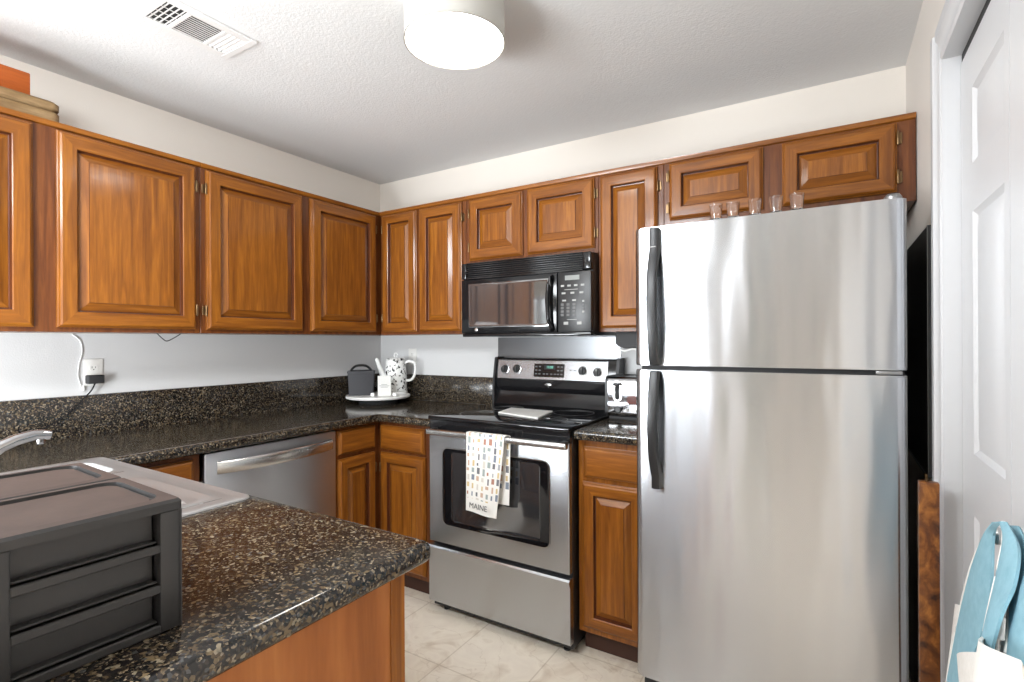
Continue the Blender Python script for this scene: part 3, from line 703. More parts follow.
dm = MB(); dm.prism([(on_panel(1.143) - .0042, 1.143), (on_panel(1.143) - .006, 1.143), (on_panel(1.216) - .006, 1.216), (on_panel(1.216) - .0042, 1.216)], 'x', 1.292, 1.478)
dmo = dm.build('display_panel', 'blk', pno)
def panel_text(nm, body, size, x, zz, mat, par, offy):
    return text_mesh(nm, body, size, mat, par, Matrix.Translation((x, on_panel(zz) - offy, zz)) @ Matrix.Rotation(-tilt, 4, 'X') @ FACE_Y, .0002)
MB().prism([(on_panel(1.186) - .0061, 1.186), (on_panel(1.186) - .0065, 1.186), (on_panel(1.209) - .0065, 1.209), (on_panel(1.209) - .0061, 1.209)], 'x', 1.356, 1.424).build('clock_window', 'slot', dmo)
panel_text('clock_digits', '10:08', .019, 1.390, 1.1975, 'lcd', dmo, .0069)
for kx in (1.306, 1.328, 1.442, 1.463):
    for zz in (1.160, 1.180, 1.200):
        MB().box(kx - .006, kx + .006, on_panel(zz) - .0075, on_panel(zz) - .0055, zz - .003, zz + .003).build('button', 'btn', dmo)
for kx in (1.356, 1.376, 1.402, 1.424): MB().box(kx - .006, kx + .006, on_panel(1.160) - .0075, on_panel(1.160) - .0055, 1.157, 1.163).build('button', 'btn', dmo)
for kx in (1.235, 1.262, 1.515, 1.542): MB().box(kx - .004, kx + .004, on_panel(1.183) - .0048, on_panel(1.183) - .0038, 1.181, 1.186).build('printed_mark', 'btn', pno)
lg = MB(); n = 24; xl = at(548, 386, 'y', -.097).x
lg.loft([[(xl + a_ * .021 * math.cos(2 * math.pi * k / n), yy, 1.1005 + a_ * .0085 * math.sin(2 * math.pi * k / n)) for k in range(n)] for a_, yy in ((1, -.0945), (1, -.098), (.85, -.0992))]); lg.build('oval_badge', 'steel_s', bgo)
for o in (bgo, pno): o.location.z -= .012
for o in t.children:
    if o.name.startswith('end_cap'): o.location.z -= .012
# oven door
dz0, dz1 = .354, .905
od = MB(); od.box(rx0, rx1 - .001, -.676, -.644, dz0, dz1, .007, 3); odo = od.build('oven_door', 'steel', t)
wx0, wx1, wz0, wz1 = 1.110, 1.690, .449, .818
w = MB(); yy = -.6763
def rr2(i, r_, y): return [(p[0], y, p[1]) for p in [(q[0], q[1]) for q in rrect(wx0 + i, wx1 - i, wz0 + i, wz1 - i, r_, 0)]]
w.loft([rr2(-.004, .034, yy), rr2(-.003, .034, yy - .0022), rr2(.001, .03, yy - .0022)], cap1=False, mi=1)
w.loft([rr2(.001, .03, yy - .0020), rr2(.004, .03, yy - .0012)], cap0=False, mi=0)
w.build('door_window', ['glassblk', 'steel_s'], odo)
w = MB(); wx0, wx1, wz0, wz1 = 1.166, 1.642, .474, .800; yy = -.6778
w.loft([rr2(-.003, .02, yy), rr2(-.003, .02, yy - .0012), rr2(.002, .018, yy - .0006)], mi=0); w.build('window_pane', 'grey_glass', odo)
hd = MB(); hd.box(1.056, 1.797, -.742, -.722, .887, .916, .008, 4)
hdo = hd.build('handle', 'steel_s', odo)
for x in (1.060, 1.756): MB().box(x, x + .024, -.7215, -.6765, .889, .914, .003, 2).build('handle_bracket', 'blk_s', odo)
MB().box(rx0 + .002, rx1 - .003, -.668, -.643, .9055, .9485).build('vent_trim', 'blk', t)
dr = MB(); dr.prism([(-.644, .062), (-.672, .062), (-.676, .070), (-.676, .300), (-.684, .318), (-.686, .330), (-.680, .338), (-.644, .338)], 'x', rx0, rx1); dr.build('storage_drawer', 'steel', t)

# towel over the oven handle
def towel():
    mb = MB(); grid = []
    tl, trr, bl, br = at(466, 432, 'y', -.75), at(504, 437, 'y', -.75), at(466, 510, 'y', -.755), at(497, 519, 'y', -.755)
    n = 22; cols = 12
    for i in range(n + 1):
        v = i / n; row = []
        for j in range(cols + 1):
            u = j / cols
            p = (tl * (1 - u) + trr * u) * (1 - v) + (bl * (1 - u) + br * u) * v
            p = p.copy(); p.y = -.7455 - .006 * v - .007 * math.sin(u * 5.5 + .4) * v - .012 * v * u; p.z += .004 * math.sin(u * 7) * v
            row.append(p)
        grid.append(row)
    top = []
    for k in range(5):                       # over the bar
        a = math.pi * k / 4; row = []
        for j in range(cols + 1):
            u = j / cols; p = tl * (1 - u) + trr * u; row.append(Vector((p.x + .012 * (1 - k / 4), -.732 + .0145 * math.cos(a) , .9155 + .0145 * math.sin(a) * .4 + .001)))
        top.append(row)
    back = []
    for k in range(9):
        v = 1 - k / 8; row = []
        for j in range(cols + 1):
            u = j / cols; p = tl * (1 - u) + trr * u; row.append(Vector((p.x + .012 * (1 - v) + .004 * v, -.7160 + .003 * math.sin(6 * u) * v, .913 - .298 * v)))
        back.append(row)
    mb.sheet(back + top[0:] + grid[0:], .0025)
    nr = len(back) + 5 + len(grid)
    for vt, (a, b_) in list(mb.uv.items()):
        q = (1 - b_) * (nr - 1)                # row index
        mb.uv[vt] = (a, 1 - (q - 13) / 23) if q >= 13 else (a, (q) / 9 * .85 + .02)
    o = mb.build('tea_towel', 'towel'); o['label'] = 'printed white tea towel hanging over the oven door handle'; o['category'] = 'towel'
    c_ = bl * .52 + br * .48
    s = (bl - br).length
    ang = math.atan2(br.z - bl.z, br.x - bl.x)
    text_mesh('lettering', 'MAINE', .034, 'ink', o, Matrix.Translation((c_.x, -.775, c_.z + .036)) @ Matrix.Rotation(-ang, 4, 'Y') @ Matrix.Scale(.95, 4, (1, 0, 0)) @ FACE_Y, .0006)
towel()

o = MB(); q = [at(498, 413, 'z', .9705), at(511, 408.5, 'z', .9705), at(553, 412, 'z', .9705), at(538, 419, 'z', .9705)]
o.loft([[(p.x, p.y, zz) for p in q] for zz in (.9690, .9765)]); es = [e for e in o.bm.edges]; bmesh.ops.bevel(o.bm, geom=es, offset=.002, segments=2, affect='EDGES')
tag(o.build('cutting_board', 'cream'), 'thin white board lying on the black glass cooktop', 'cutting board')

# ------------------------------------------------------------------ fridge
t = thing('refrigerator', 'tall stainless steel top-freezer refrigerator with black handles', 'refrigerator', (2.5, -.4, 0))
fx0, fx1, fy = 2.102, 2.894, -.80
MB().box(fx0 + .006, fx1 - .006, -.722, -.04, .02, 1.722, .006, 2).build('cabinet_body', 'blk_m', t)
def fdoor(z0, z1):
    mb = MB(); r_ = .026; pts = [(fx0, -.726), (fx1, -.726)]
    for k in range(7): a = math.pi / 2 * k / 6; pts.append((fx1 - r_ + r_ * math.cos(a), fy + r_ - r_ * math.sin(a)))
    for k in range(7): a = math.pi / 2 * k / 6; pts.append((fx0 + r_ - r_ * math.sin(a), fy + r_ - r_ * math.cos(a)))
    mb.prism(pts, 'z', z0, z1)
    es = [e for e in mb.bm.edges if all(abs(v.co.z - zz) < 1e-6 for zz in ((z0,) if e.verts[0].co.z < (z0 + z1) / 2 else (z1,)) for v in e.verts)]
    bmesh.ops.bevel(mb.bm, geom=es, offset=.004, segments=2, affect='EDGES'); return mb
d_f = fdoor(1.242, 1.733).build('freezer_door', 'steel_f', t); d_r = fdoor(.125, 1.226).build('fridge_door', 'steel_f', t)
MB().box(fx0 + .02, fx1 - .02, -.775, -.723, 1.2265, 1.2415).build('door_gasket', 'blk_m', t)
MB().box(fx1 - .075, fx1 - .012, -.794, -.776, 1.228, 1.240, .003, 2).build('hinge', 'grey', t)
MB().lathe([(0, 0), (.022, 0), (.022, .012), (.016, .020), (0, .023)], (fx1 - .03, -.755, 1.7335), 16).build('hinge_cover', 'grey', t)
MB().box(fx0 + .02, fx1 - .02, -.735, -.722, .025, .115).build('kick_grille', 'blk_m', t)
for x in (fx0 + .05, fx1 - .05):
    for y in (-.66, -.1): MB().lathe([(0, 0), (.02, 0), (.02, .02), (0, .02)], (x, y, 0), 12).build('foot', 'blk_m', t)
def strap(path, w0, th):
    mb = MB(); rings = []
    for (x, y, z, w_, tt) in path:
        rings.append([(x - w_, y + tt * .5, z), (x - w_ * .8, y - tt * .4, z), (x, y - tt * .5, z), (x + w_ * .8, y - tt * .4, z), (x + w_, y + tt * .5, z), (x, y + tt * .55, z)])
    return mb.loft(rings)
hx0 = at(653, 245, 'y', -.83).x
h = strap([(hx0, -.813, 1.726, .016, .026), (hx0, -.816, 1.722, .017, .032), (hx0, -.816, 1.650, .017, .032), (hx0 - .001, -.822, 1.625, .018, .030), (hx0 - .003, -.842, 1.56, .018, .02), (hx0 - .003, -.852, 1.47, .018, .018), (hx0 - .001, -.849, 1.37, .018, .018), (hx0, -.836, 1.28, .018, .02), (hx0, -.822, 1.246, .017, .03), (hx0, -.816, 1.243, .015, .028)], 0, 0).build('handle', 'blk_s', d_f)
MB().box(hx0 - .010, hx0 + .010, -.8342, -.8318, 1.6555, 1.6585).build('badge', 'btn_l', h)
h = strap([(hx0, -.816, 1.224, .015, .028), (hx0, -.822, 1.220, .017, .03), (hx0, -.836, 1.185, .018, .02), (hx0 - .001, -.850, 1.10, .018, .018), (hx0 - .002, -.852, 1.02, .018, .018), (hx0, -.842, .925, .018, .02), (hx0 + .003, -.822, .868, .018, .03), (hx0 + .004, -.816, .855, .017, .03), (hx0 + .004, -.816, .815, .017, .03), (hx0 + .004, -.813, .811, .016, .026)], 0, 0).build('handle', 'blk_s', d_r)

# five small glasses along the front of the fridge top
px_ = [716, 733, 755, 776, 797]
labs = ['small clear shot glass on the fridge, nearest the tall cabinet', 'small clear shot glass on the fridge, second from the tall cabinet', 'small clear shot glass in the middle of the five on the fridge',
        'small clear shot glass on the fridge, second from the hinge cover end', 'small clear shot glass on the fridge, nearest the hinge cover end']
first = None
for x_, lab in zip(px_, labs):
    gx_ = at(x_, 216, 'y', -.752).x
    if first is None:
        first = MB().lathe([(0, 0), (.0155, 0), (.0165, .002), (.0215, .058), (.0215, .0590), (.0200, .0590), (.0152, .012), (0, .010)], (0, 0, 0), 28).build('shot_glass', 'glass'); o = first
    else:
        o = first.copy(); COL.objects.link(o)
    o.location = (gx_, -.752, 1.7342); tag(o, lab, 'glass', 'shot glasses along the fridge top')

# ------------------------------------------------------------------ ceiling lamp and vent
t = thing('ceiling_lamp', 'round white drum ceiling lamp with a glowing diffuser', 'lamp', (1.658, -1.272, CEIL))
lc = (1.658, -1.272); R_ = .164; zl = 2.312
n = 64
def ring(r_, zz): return [(lc[0] + r_ * math.cos(2 * math.pi * k / n), lc[1] + r_ * math.sin(2 * math.pi * k / n), zz) for k in range(n)]
mb = MB(); mb.loft([ring(R_, zl), ring(R_, CEIL - .0006), ring(R_ - .003, CEIL - .0006), ring(R_ - .003, zl), ring(R_, zl)], False, False); mb.build('shade', 'shade', t)
mb = MB(); mb.loft([ring(R_ + .0012, zl - .0015), ring(R_ + .0012, zl + .0025), ring(R_ + .0002, zl + .0025), ring(R_ + .0002, zl - .0015), ring(R_ + .0012, zl - .0015)], False, False); mb.build('rim', 'trimline', t)
mb = MB(); mb.lathe([(0, -.004), (R_ * .6, -.0035), (R_ - .006, .004), (R_ - .004, .007), (0, .008)], (lc[0], lc[1], zl + .022), 48); mb.build('diffuser', 'diff', t)
mb = MB(); mb.lathe([(0, 0), (.07, 0), (.075, .006), (.075, .02), (0, .02)], (lc[0], lc[1], CEIL - .0205), 32); mb.build('ceiling_plate', 'white', t)

t = thing('ceiling_vent', 'white rectangular air vent register in the ceiling', 'vent', (.815, -1.645, CEIL))
vx0, vx1, vy0, vy1 = .715, .915, -1.812, -1.492; zv = CEIL - .0006
fr = MB()
def bar(x0, x1, y0, y1, h0=.0, h1=.009, b_=.002): fr.box(x0, x1, y0, y1, zv - h1, zv - h0, b_, 1)
bar(vx0, vx1, vy0, vy0 + .026); bar(vx0, vx1, vy1 - .026, vy1); bar(vx0, vx0 + .03, vy0 + .026, vy1 - .026); bar(vx1 - .03, vx1, vy0 + .026, vy1 - .026)
sec = [vy0 + .026, vy0 + .100, vy1 - .100, vy1 - .026]
bar(vx0 + .03, vx1 - .03, sec[1] - .007, sec[1] + .007, 0, .008); bar(vx0 + .03, vx1 - .03, sec[2] - .007, sec[2] + .007, 0, .008)
fr.build('frame', 'ventm', t)
MB().box(vx0 + .03, vx1 - .03, vy0 + .026, sec[2], zv - .002, zv).build('duct_opening', 'ventd', t)
def slat(pts): MB().prism(*pts).build('slat', 'ventm', t)
for k in range(4):                          # near section: cross louvres
    yc = sec[0] + (sec[1] - .007 - sec[0]) * (k + .5) / 4; MB().box(vx0 + .0305, vx1 - .0305, yc - .0022, yc + .0022, zv - .0060, zv - .0045).build('slat', 'ventm', t)
for k in range(3):
    xc = vx0 + .03 + .14 * (k + 1) / 4; MB().box(xc - .0016, xc + .0016, sec[0] + .0005, sec[1] - .0075, zv - .0075, zv - .0061).build('slat', 'ventm', t)
for k in range(11):
    xc = vx0 + .03 + .14 * (k + .5) / 11; MB().box(xc - .0021, xc + .0021, sec[1] + .0075, sec[2] - .0075, zv - .0060, zv - .0045).build('slat', 'ventm', t)
for k in range(4):
    yc = sec[2] + .007 + (sec[3] - sec[2] - .007) * (k + .5) / 4; MB().prism([(yc - .007, zv - .001), (yc + .003, zv - .008), (yc + .0045, zv - .008), (yc + .0075, zv - .001)], 'x', vx0 + .0305, vx1 - .0305).build('slat', 'ventm', t)

# ------------------------------------------------------------------ things on the left wall cabinet
zt = ZT + .005
t = thing('wooden_crate', 'flat tan wooden box with rounded corners lying on the left wall cabinet', 'box', (.2, -2.1, zt))
def rbox(x0, x1, y0, y1, z0, z1, r_, e=.004):
    mb = MB(); f_ = lambda i, zz: rrect(x0 + i, x1 - i, y0 + i, y1 - i, r_, zz)
    return mb.loft([f_(e, z0), f_(0, z0 + e), f_(0, z1 - e), f_(e, z1)])
rbox(.05, .310, -2.42, -1.875, zt, zt + .038, .03).build('base', 'tanwood', t); rbox(.05, .310, -2.42, -1.875, zt + .040, zt + .076, .03, .008).build('lid', 'tanwood', t)
o = MB().box(.07, .285, -2.40, -1.955, zt + .077, zt + .160, .004, 2).build('orange_box', 'orange'); tag(o, 'orange stained wooden box on top of the tan wooden box', 'box')

# ------------------------------------------------------------------ outlets, adapter, cords
def outlet(name_label, axis, u, z_):
    t = thing('wall_outlet', name_label, 'outlet', (.001, u, z_) if axis == 'x' else (u, -.001, z_))
    mp = wallmap(axis, .0005 if axis == 'x' else -.0005)
    a, b_ = mp(u - .035, z_ - .058, 0), mp(u + .035, z_ + .058, .006); MB().box(a[0], b_[0], a[1], b_[1], a[2], b_[2], .003, 2).build('cover_plate', 'plate', t)
    for s in (-1, 1):
        q = MB(); c_ = z_ + s * .0195; k_ = []
        for h_ in (.0061, .0082): k_.append([mp(u + .0165 * math.cos(2 * math.pi * k / 20), c_ + max(-.0125, min(.0125, .0165 * math.sin(2 * math.pi * k / 20))), h_) for k in range(20)])
        q.loft(k_); so = q.build('socket', 'plate', t)
        for du, hh in ((-.006, .0042), (.006, .0034)):
            a, b_ = mp(u + du - .001, c_ + .002 - hh, .0083), mp(u + du + .001, c_ + .002 + hh, .0086); MB().box(a[0], b_[0], a[1], b_[1], a[2], b_[2]).build('slot', 'slot', so)
        a, b_ = mp(u - .002, c_ - .0095, .0083), mp(u + .002, c_ - .0055, .0086); MB().box(a[0], b_[0], a[1], b_[1], a[2], b_[2]).build('slot', 'slot', so)
    return t
uo = at(93.5, 373, 'x', .006)
outlet('white wall outlet on the left wall with the black adapter plugged in', 'x', uo.y, 1.205)
outlet('white wall outlet on the back wall behind the patterned kettle', 'y', .302, 1.226)
ad = at(95.5, 379.5, 'x', .03)
t = thing('power_adapter', 'black plug-in power adapter in the left wall outlet', 'adapter', (.01, ad.y, ad.z))
MB().box(.0095, .046, ad.y - .030, ad.y + .028, ad.z - .017, ad.z + .019, .004, 3).build('body', 'blk_m', t)
cp_ = [(.035, ad.y - .004, ad.z - .017)]
for x_, y_ in ((91, 391), (82, 400), (72, 411), (62, 418), (50, 425)):
    p = at(x_, y_, 'x', .030); cp_.append((p.x, p.y, p.z))
cp_ += [(.04, cp_[-1][1] - .08, ZC + .02), (.10, cp_[-1][1] - .18, ZC + .005), (.2, cp_[-1][1] - .30, ZC + .004)]
def smooth(P, n=6):
    P = [Vector(p) for p in P]; out = []
    for i in range(len(P) - 1):
        a, b_, c_, d_ = P[max(i - 1, 0)], P[i], P[i + 1], P[min(i + 2, len(P) - 1)]
        for k in range(n):
            s = k / n; out.append(.5 * (2 * b_ + (c_ - a) * s + (2 * a - 5 * b_ + 4 * c_ - d_) * s * s + (-a + 3 * b_ - 3 * c_ + d_) * s ** 3))
    return out + [P[-1]]
MB().tube(smooth(cp_), .003, 8).build('cord', 'blk', t)
wc = [at(x_, y_, 'x', .006) for x_, y_ in ((72, 334), (80, 341), (82, 352), (79, 364), (78, 376), (81, 386))]
t = thing('white_cord', 'white cord with a plug end hanging on the left wall beside the outlet', 'cord', tuple(wc[0]))
MB().tube(smooth(wc), .0022, 8).build('cord', 'cord_w', t)
e_ = at(83.5, 388, 'x', .008); MB().lathe([(0, -.012), (.005, -.012), (.006, -.004), (.004, .01), (0, .012)], tuple(e_), 12).build('plug', 'plate', t)
ww = [at(x_, y_, 'x', .20) for x_, y_ in ((157, 333.5), (163, 339), (167, 341), (173, 338.5), (181, 334))]
ww[0].z = ww[-1].z = ZB - .0005
tag(MB().tube(smooth(ww), .0022, 8).build('black_wire', 'blk_m'), 'thin black wire sagging below the left wall cabinets', 'wire')

# ------------------------------------------------------------------ tea tray in the corner
TC = Vector((.240, -.256, ZC)); rot = YAW
def tl_(a, b_, zz=0): return TC + R0 * a + D0 * b_ + Vector((0, 0, zz))        # a across, b away from the room
t = thing('lazy_susan', 'round pale turntable tray in the counter corner', 'tray', tuple(TC))
MB().lathe([(0, .030), (.185, .030), (.198, .034), (.2015, .042), (.199, .0490), (.194, .0497), (.10, .0497), (0, .0497)], tuple(TC), 56).build('tray_top', 'cream', t)
MB().lathe([(0, .0005), (.12, .0005), (.122, .006), (.11, .0298), (0, .0298)], tuple(TC), 32).build('base', 'blk_m', t)
TZ = .0502
p = tl_(-.106, -.006, TZ)
t = thing('insulated_caddy', 'charcoal box with a flat lid and arched handle on the corner tray', 'caddy', tuple(p), math.radians(45))
def taper(x0, x1, y0, y1, z0, z1, e, mb): return mb.loft([rrect(x0 + e, x1 - e, y0 + e, y1 - e, .008, z0), rrect(x0 + e, x1 - e, y0 + e, y1 - e, .008, z0 + .002), rrect(x0, x1, y0, y1, .008, z1)])
taper(-.082, .082, -.050, .050, 0, .140, .007, MB()).build('body', 'caddy', t, local=True)
MB().loft([rrect(-.084, .084, -.052, .052, .008, zz) for zz in (.141, .153)] + [rrect(-.070, .070, -.04, .04, .008, .158)]).build('lid', 'caddy', t, local=True)
MB().tube(smooth([(-.064, -.035, .150), (-.050, -.037, .172), (-.024, -.038, .188), (.024, -.038, .188), (.050, -.037, .172), (.064, -.035, .150)]), .008, 10, wid=(.016, .008)).build('handle', 'blk_s', t, local=True)

p = tl_(.096, .072, TZ)
t = thing('kettle', 'tall white kettle with black flower print on the corner tray', 'kettle', tuple(p), rot)
t.scale = (1.07, 1.07, 1.10)
MB().lathe([(0, 0), (.070, 0), (.072, .006), (.070, .016), (0, .018)], (0, 0, 0), 32).build('base', 'whiteg', t, local=True)
MB().lathe([(0, .0185), (.066, .0185), (.068, .024), (.066, .10), (.061, .165), (.058, .190), (.055, .196), (0, .196)], (0, 0, 0), 40).build('body', 'kettle', t, local=True)
ld = MB().lathe([(0, .1965), (.056, .1965), (.058, .201), (.052, .208), (.03, .214), (0, .215)], (0, 0, 0), 36).build('lid', 'kettle', t, local=True)
MB().tube([(.011 * math.cos(a), 0, .2265 + .013 * math.sin(a)) for a in [math.radians(-80 + 340 * k / 16) for k in range(17)]], .0035, 8).build('lid_loop', 'whiteg', ld, local=True)
MB().tube(smooth([(-.060, 0, .085), (-.082, 0, .115), (-.098, 0, .155), (-.112, 0, .195), (-.122, 0, .203)]), [.020 - .011 * k / 24 for k in range(25)], 14, up=(0, 1, 0)).build('spout', 'whiteg', t, local=True)
MB().tube(smooth([(.056, 0, .180), (.085, 0, .192), (.115, 0, .176), (.120, 0, .135), (.108, 0, .095), (.085, 0, .078), (.062, 0, .078)]), .008, 10, up=(0, 1, 0)).build('handle', 'whiteg', t, local=True)
p = tl_(.062, -.090, TZ)
t = thing('tea_card', 'small white printed card standing against the kettle on the tray', 'card', tuple(p), rot)
MB().box(-.041, .041, -.006, .006, 0, .126, .001, 1).build('card', 'card', t, local=True)
for zz, w_ in ((.072, .018), (.064, .03), (.056, .022)): MB().box(-w_, w_, -.0068, -.0062, zz - .0012, zz + .0012).build('printed_line', 'btn', t, local=True)
for a_, b_, lab in ((-.012, -.09, 'tiny white sugar cube on the tray between caddy and card'), (.124, -.085, 'tiny white sugar cube on the tray in front of the kettle')):
    p = tl_(a_, b_, TZ); o = MB(); o.box(-.012, .012, -.010, .010, 0, .02, .004, 3); o = o.build('sugar_cube', 'whiteg'); o.location = p; o.rotation_euler = (0, 0, rot); tag(o, lab, 'sugar cube')

# ------------------------------------------------------------------ toaster
t = thing('toaster', 'chrome toaster standing on the short granite counter beside the fridge', 'toaster', (1.95, -.18, ZR))
tx0, tx1, ty0, ty1, tz0, tz1 = 1.806, 2.085, -.300, -.060, ZR + .016, ZR + .204
b_ = MB(); b_.loft([[(x, y, z) for (y, z) in [(q[0], q[1]) for q in rrect(ty0, ty1, tz0, tz1, .022, 0)]] for x in (tx0, tx1)])
b_.build('shell', 'chrome', t)
MB().box(tx0 + .004, tx1 - .004, ty0 + .008, ty1 - .008, ZR + .0005, tz0 + .001, .003, 2).build('base', 'blk_m', t)
MB().loft([[(x, y, z) for (y, z) in [(q[0], q[1]) for q in rrect(ty0 - .002, ty1 + .002, tz0 - .002, tz1 + .002, .023, 0)]] for x in (tx0 - .012, tx0 - .0005)]).build('side_panel', 'blk_s', t)
for y in (-.235, -.145): MB().box(tx0 + .03, tx1 - .03, y, y + .028, tz1 - .002, tz1 + .0015).build('bread_slot', 'slot', t)
def plate_y(x0, x1, z0, z1, r_, y0, y1, mat, nm, par):
    return MB().loft([[(q[0], y, q[1]) for q in rrect(x0, x1, z0, z1, r_, 0)] for y in (y0, y1)]).build(nm, mat, par)
lx = at(615.5, 0, 'y', -.303).x
fp = plate_y(lx - .020, lx + .020, 1.045, 1.142, .0195, ty0 - .0005, ty0 - .006, 'steel_s', 'lever_surround', t)
plate_y(lx - .011, lx + .011, 1.054, 1.134, .0105, ty0 - .0065, ty0 - .008, 'slot', 'lever_slot', fp)
lv = MB().box(lx - .016, lx + .016, ty0 - .03, ty0 - .0085, 1.120, 1.134, .004, 2).build('lever', 'blk_s', fp)
MB().lathe([(0, 0), (.017, 0), (.0165, .010), (.013, .013), (0, .013)], (lx + .004, ty0 - .0005, 1.008), 24, 'y').build('browning_dial', 'blk_s', t)
for k in range(3): MB().lathe([(0, 0), (.008, 0), (.007, .005), (0, .006)], (lx + .05 + .045 * k, ty0 - .0005, 1.008), 16, 'y').build('button', 'btn_l', t)
plate_y(lx + .045, lx + .20, 1.035, 1.075, .018, ty0 - .0005, ty0 - .003, 'red', 'red_reflection_patch', t)  # dark red plate paints a reflection onto the chrome front

# bracket under the tall cabinet
t = thing('under_cabinet_holder', 'black holder with a looped white cable under the tall narrow cabinet', 'holder', (1.9, -.2, ZB))
pts = [(1.835, ZB - .001), (1.835, ZB - .055), (1.85, ZB - .068), (1.88, ZB - .080), (1.92, ZB - .070), (1.96, ZB - .082), (2.0, ZB - .07), (2.0, ZB - .001)]
MB().prism(pts, 'y', -.27, -.12).build('housing', 'blk_m', t)
cc = [(1.838, -.274, ZB - .062), (1.85, -.274, ZB - .078), (1.88, -.274, ZB - .092), (1.915, -.274, ZB - .082), (1.935, -.274, ZB - .084), (1.965, -.274, ZB - .096), (1.998, -.274, ZB - .082)]
MB().tube(smooth(cc), .004, 8).build('cable', 'cord_w', t)

# ------------------------------------------------------------------ drawer unit on the peninsula
P0 = Vector((1.947, -2.2595, ZC + .0006)); dirw = Vector((.024, -.188, 0)).normalized()
ang = math.radians(-2.5)        # local -y runs along the front, local +x points out of the drawers
t = thing('desktop_drawer_unit', 'black plastic three-drawer unit with dusty brown top on the peninsula', 'drawer unit', tuple(P0), ang)
wd, dp, ht = .200, .385, .175
def lbox(mb, x0, x1, y0, y1, z0, z1, bev=.0, seg=2, mi=0): return mb.box(x0, x1, y0, y1, z0, z1, bev, seg, mi)
c = MB()
lbox(c, -dp, 0, -wd, -wd + .004, 0, .160); lbox(c, -dp, 0, -.004, 0, 0, .160); lbox(c, -dp, -dp + .004, -wd + .004, -.004, 0, .160)
for zz in (0, .0535, .107): lbox(c, -dp + .004, -.002, -wd + .004, -.004, zz, zz + .003)
for y in (-wd, -.030): lbox(c, -.026, 0, y if y < -.1 else -.0265, (y + .0265) if y < -.1 else 0, .0, .160, .002, 2)
for zz in (.0, .0535, .107): lbox(c, -.006, .0005, -wd + .026, -.026, zz, zz + .011, .0015, 1)
c.build('case', 'char', t, local=True)
for k, zz in enumerate((.012, .0655, .119)):
    f_ = MB()
    lbox(f_, -.024, -.0205, -wd + .028, -.028, zz, zz + .0405, .001, 1)
    lbox(f_, -dp + .008, -.024, -wd + .030, -wd + .033, zz + .002, zz + .038); lbox(f_, -dp + .008, -.024, -.033, -.030, zz + .002, zz + .038); lbox(f_, -dp + .008, -.024, -wd + .033, -.033, zz, zz + .002)
    lbox(f_, -.0205, -.0070, -wd + .028, -.028, zz, zz + .0032, .001, 1)
    f_.build('drawer', 'char', t, local=True)
tp = MB()
ztp = .175
def lid(x0, x1):
    tp.loft([[(p_[0], p_[1], zz) for p_ in rrect(x0 + i, x1 - i, -wd - .001 + i, .001 - i, r_, 0)] for i, r_, zz in ((0, .004, .1605), (0, .004, ztp - .004), (.003, .004, ztp))], cap1=False, mi=0)
    ins = lambda i, r_, zz: [(p_[0], p_[1], zz) for p_ in rrect(x0 + i, x1 - i, -wd - .001 + i, .001 - i, r_, 0)]
    tp.loft([ins(.003, .004, ztp), ins(.017, .026, ztp + .001)], cap0=False, cap1=False, mi=1); tp.loft([ins(.017, .026, ztp + .001), ins(.0175, .026, ztp - .006), ins(.0205, .025, ztp - .006)], cap0=False, cap1=False, mi=0); tp.loft([ins(.0205, .025, ztp - .006), ins(.024, .022, ztp - .0025)], cap0=False, mi=1)
lid(-.196, .0); lid(-dp, -.199)
tp.build('top', ['char', 'char_top'], t, local=True)

# ------------------------------------------------------------------ beside the fridge
t = thing('message_board', 'black panel with thin grey edging flat against the right wall beside the fridge', 'panel', (2.96, -.36, .915))
bz0, bz1 = .915, 1.672; by0, by1 = -.655, -.07
MB().box(WR - .014, WR - .002, by0, by1, bz0, bz1, .001, 1).build('board', 'slate', t)
e = MB(); e.box(WR - .016, WR - .0145, by0 - .001, by1, bz0 - .004, bz0 + .006); e.box(WR - .016, WR - .0145, by0 - .001, by0 + .006, bz0 + .006, bz1); e.build('edging', 'grey', t)
e = MB(); e.box(WR - .024, WR - .0165, by0 - .004, by0 + .016, bz0 - .022, bz0 + .012, .003, 2); e.build('clip', 'bronze', t)
q0, q1 = at(918.5, 481, 'y', -.93), at(939.5, 482, 'y', -.93)
o = MB(); o.box(q0.x, min(q1.x, WR - .006), -.935, -.912, .0005, q0.z, .003, 2); tag(o.build('wooden_board', 'boardw'), 'narrow dark figured wooden board standing between the fridge and right wall', 'board')

# ------------------------------------------------------------------ tote bag on the closet door knob
t = thing('tote_bag', 'white canvas tote bag with pale blue straps hanging on the closet door knob', 'bag', (2.95, ky, .3))
def band(L_, R_, th=.004, n=5, bulge=.006):        # L_, R_: edge curves as (px, py, x) points
    a = smooth([at(p[0], p[1], 'x', p[2]) for p in L_]); b_ = smooth([at(p[0], p[1], 'x', p[2]) for p in R_])
    g_ = []
    for u, v in zip(a, b_): g_.append([u + (v - u) * (k / n) + Vector((-bulge * math.sin(math.pi * k / n), 0, 0)) for k in range(n + 1)])
    return MB().sheet(g_, th)
def piping(L_, r_=.0034): return MB().tube(smooth([at(p[0], p[1], 'x', p[2] - .002) for p in L_]), r_, 6)
s1 = ([(995, 524, 2.958), (982, 542, 2.955), (970, 572, 2.945), (958, 622, 2.935), (946, 690, 2.915), (940, 735, 2.905)], [(1002, 522, 2.950), (994, 536, 2.955), (992, 580, 2.945), (983, 632, 2.935), (961, 690, 2.915), (956, 735, 2.905)])
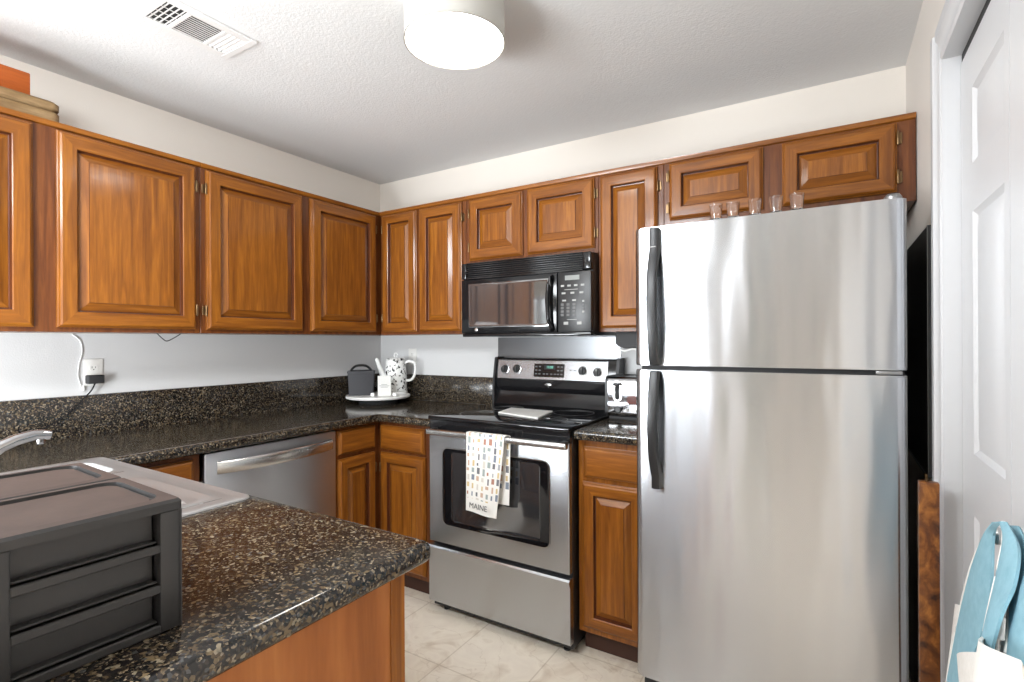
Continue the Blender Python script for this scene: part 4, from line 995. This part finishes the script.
s2 = ([(1003, 522, 2.945), (1004, 540, 2.942), (995, 585, 2.93), (985, 632, 2.91), (974, 690, 2.900), (966, 800, 2.890)], [(1008, 523, 2.945), (1019, 548, 2.942), (1015, 585, 2.93), (1000, 622, 2.91), (985, 690, 2.900), (978, 800, 2.890)])
s3 = ([(1012, 526, 2.962), (1011, 560, 2.955), (1010, 600, 2.94), (1008, 640, 2.925), (1004, 690, 2.92), (1000, 820, 2.93)], [(1020, 527, 2.962), (1034, 560, 2.955), (1040, 600, 2.94), (1042, 640, 2.935), (1040, 690, 2.93), (1034, 820, 2.935)])
for L_, R_ in (s1, s2, s3):
    so = band(L_, R_).build('strap', 'blue', t); piping(L_).build('piping', 'canvas', so)
def canvas(L_, R_, th=.004, bulge=.02, n=8): return band(L_, R_, th, n, bulge)
canvas([(984, 637, 2.902), (980, 660, 2.895), (974, 700, 2.885), (966, 800, 2.882)], [(1022, 662, 2.905), (1024, 675, 2.90), (1026, 720, 2.895), (1020, 860, 2.890)], bulge=.018).build('front_panel', 'canvas', t)
canvas([(1000, 640, 2.935), (1000, 660, 2.93), (998, 700, 2.925), (992, 800, 2.92)], [(1045, 650, 2.94), (1045, 670, 2.94), (1045, 720, 2.935), (1040, 860, 2.93)], bulge=.012).build('rolled_pocket', 'canvas', t)
canvas([(958, 655, 2.918), (959, 668, 2.915), (961, 700, 2.910), (958, 740, 2.905)], [(980, 653, 2.920), (980, 668, 2.915), (978, 700, 2.912), (974, 760, 2.905)], bulge=.008).build('side_pocket', 'canvas', t)
canvas([(956, 604, 2.962), (952, 640, 2.952), (946, 690, 2.935), (944, 730, 2.93)], [(1005, 618, 2.968), (1008, 650, 2.965), (1012, 700, 2.955), (1012, 830, 2.95)], bulge=.004).build('back_panel', 'canvas', t)
def pouch_ring(rx, ry, zz, n=40): return [(2.904 + rx * math.copysign(abs(math.cos(a)) ** .7, math.cos(a)), -1.47 + ry * math.copysign(abs(math.sin(a)) ** .8, math.sin(a)), zz) for a in [2 * math.pi * k / n for k in range(n)]]
mb = MB(); mb.loft([pouch_ring(.044, .315, .515), pouch_ring(.050, .322, .535), pouch_ring(.053, .326, .530), pouch_ring(.058, .33, .45), pouch_ring(.060, .325, .36), pouch_ring(.054, .29, .27), pouch_ring(.035, .24, .245)], cap0=False)
mb.loft([pouch_ring(.044, .315, .515), pouch_ring(.050, .318, .40), pouch_ring(.044, .285, .28)], cap0=False); mb.build('pouch', 'canvas', t)

# ------------------------------------------------------------------ garden behind the far windows (seen only in reflections)
struct(MB().box(-8, 8, -16, -6.32, -.12, -.06).build('ground', 'lawn'))
hg = MB()
nx, nz = 60, 14; pts = []
for i in range(nz + 1):
    row = []
    for j in range(nx + 1):
        x = -7 + 14 * j / nx; zz = -.06 + 2.2 * i / nz
        row.append((x + rnd.uniform(-.06, .06), -9.6 - .3 * math.cos(i / nz * 2) + rnd.uniform(-.12, .12), zz))
    pts.append(row)
hg.sheet(pts, .9)
struct(hg.build('exterior_hedge', 'leaf'))
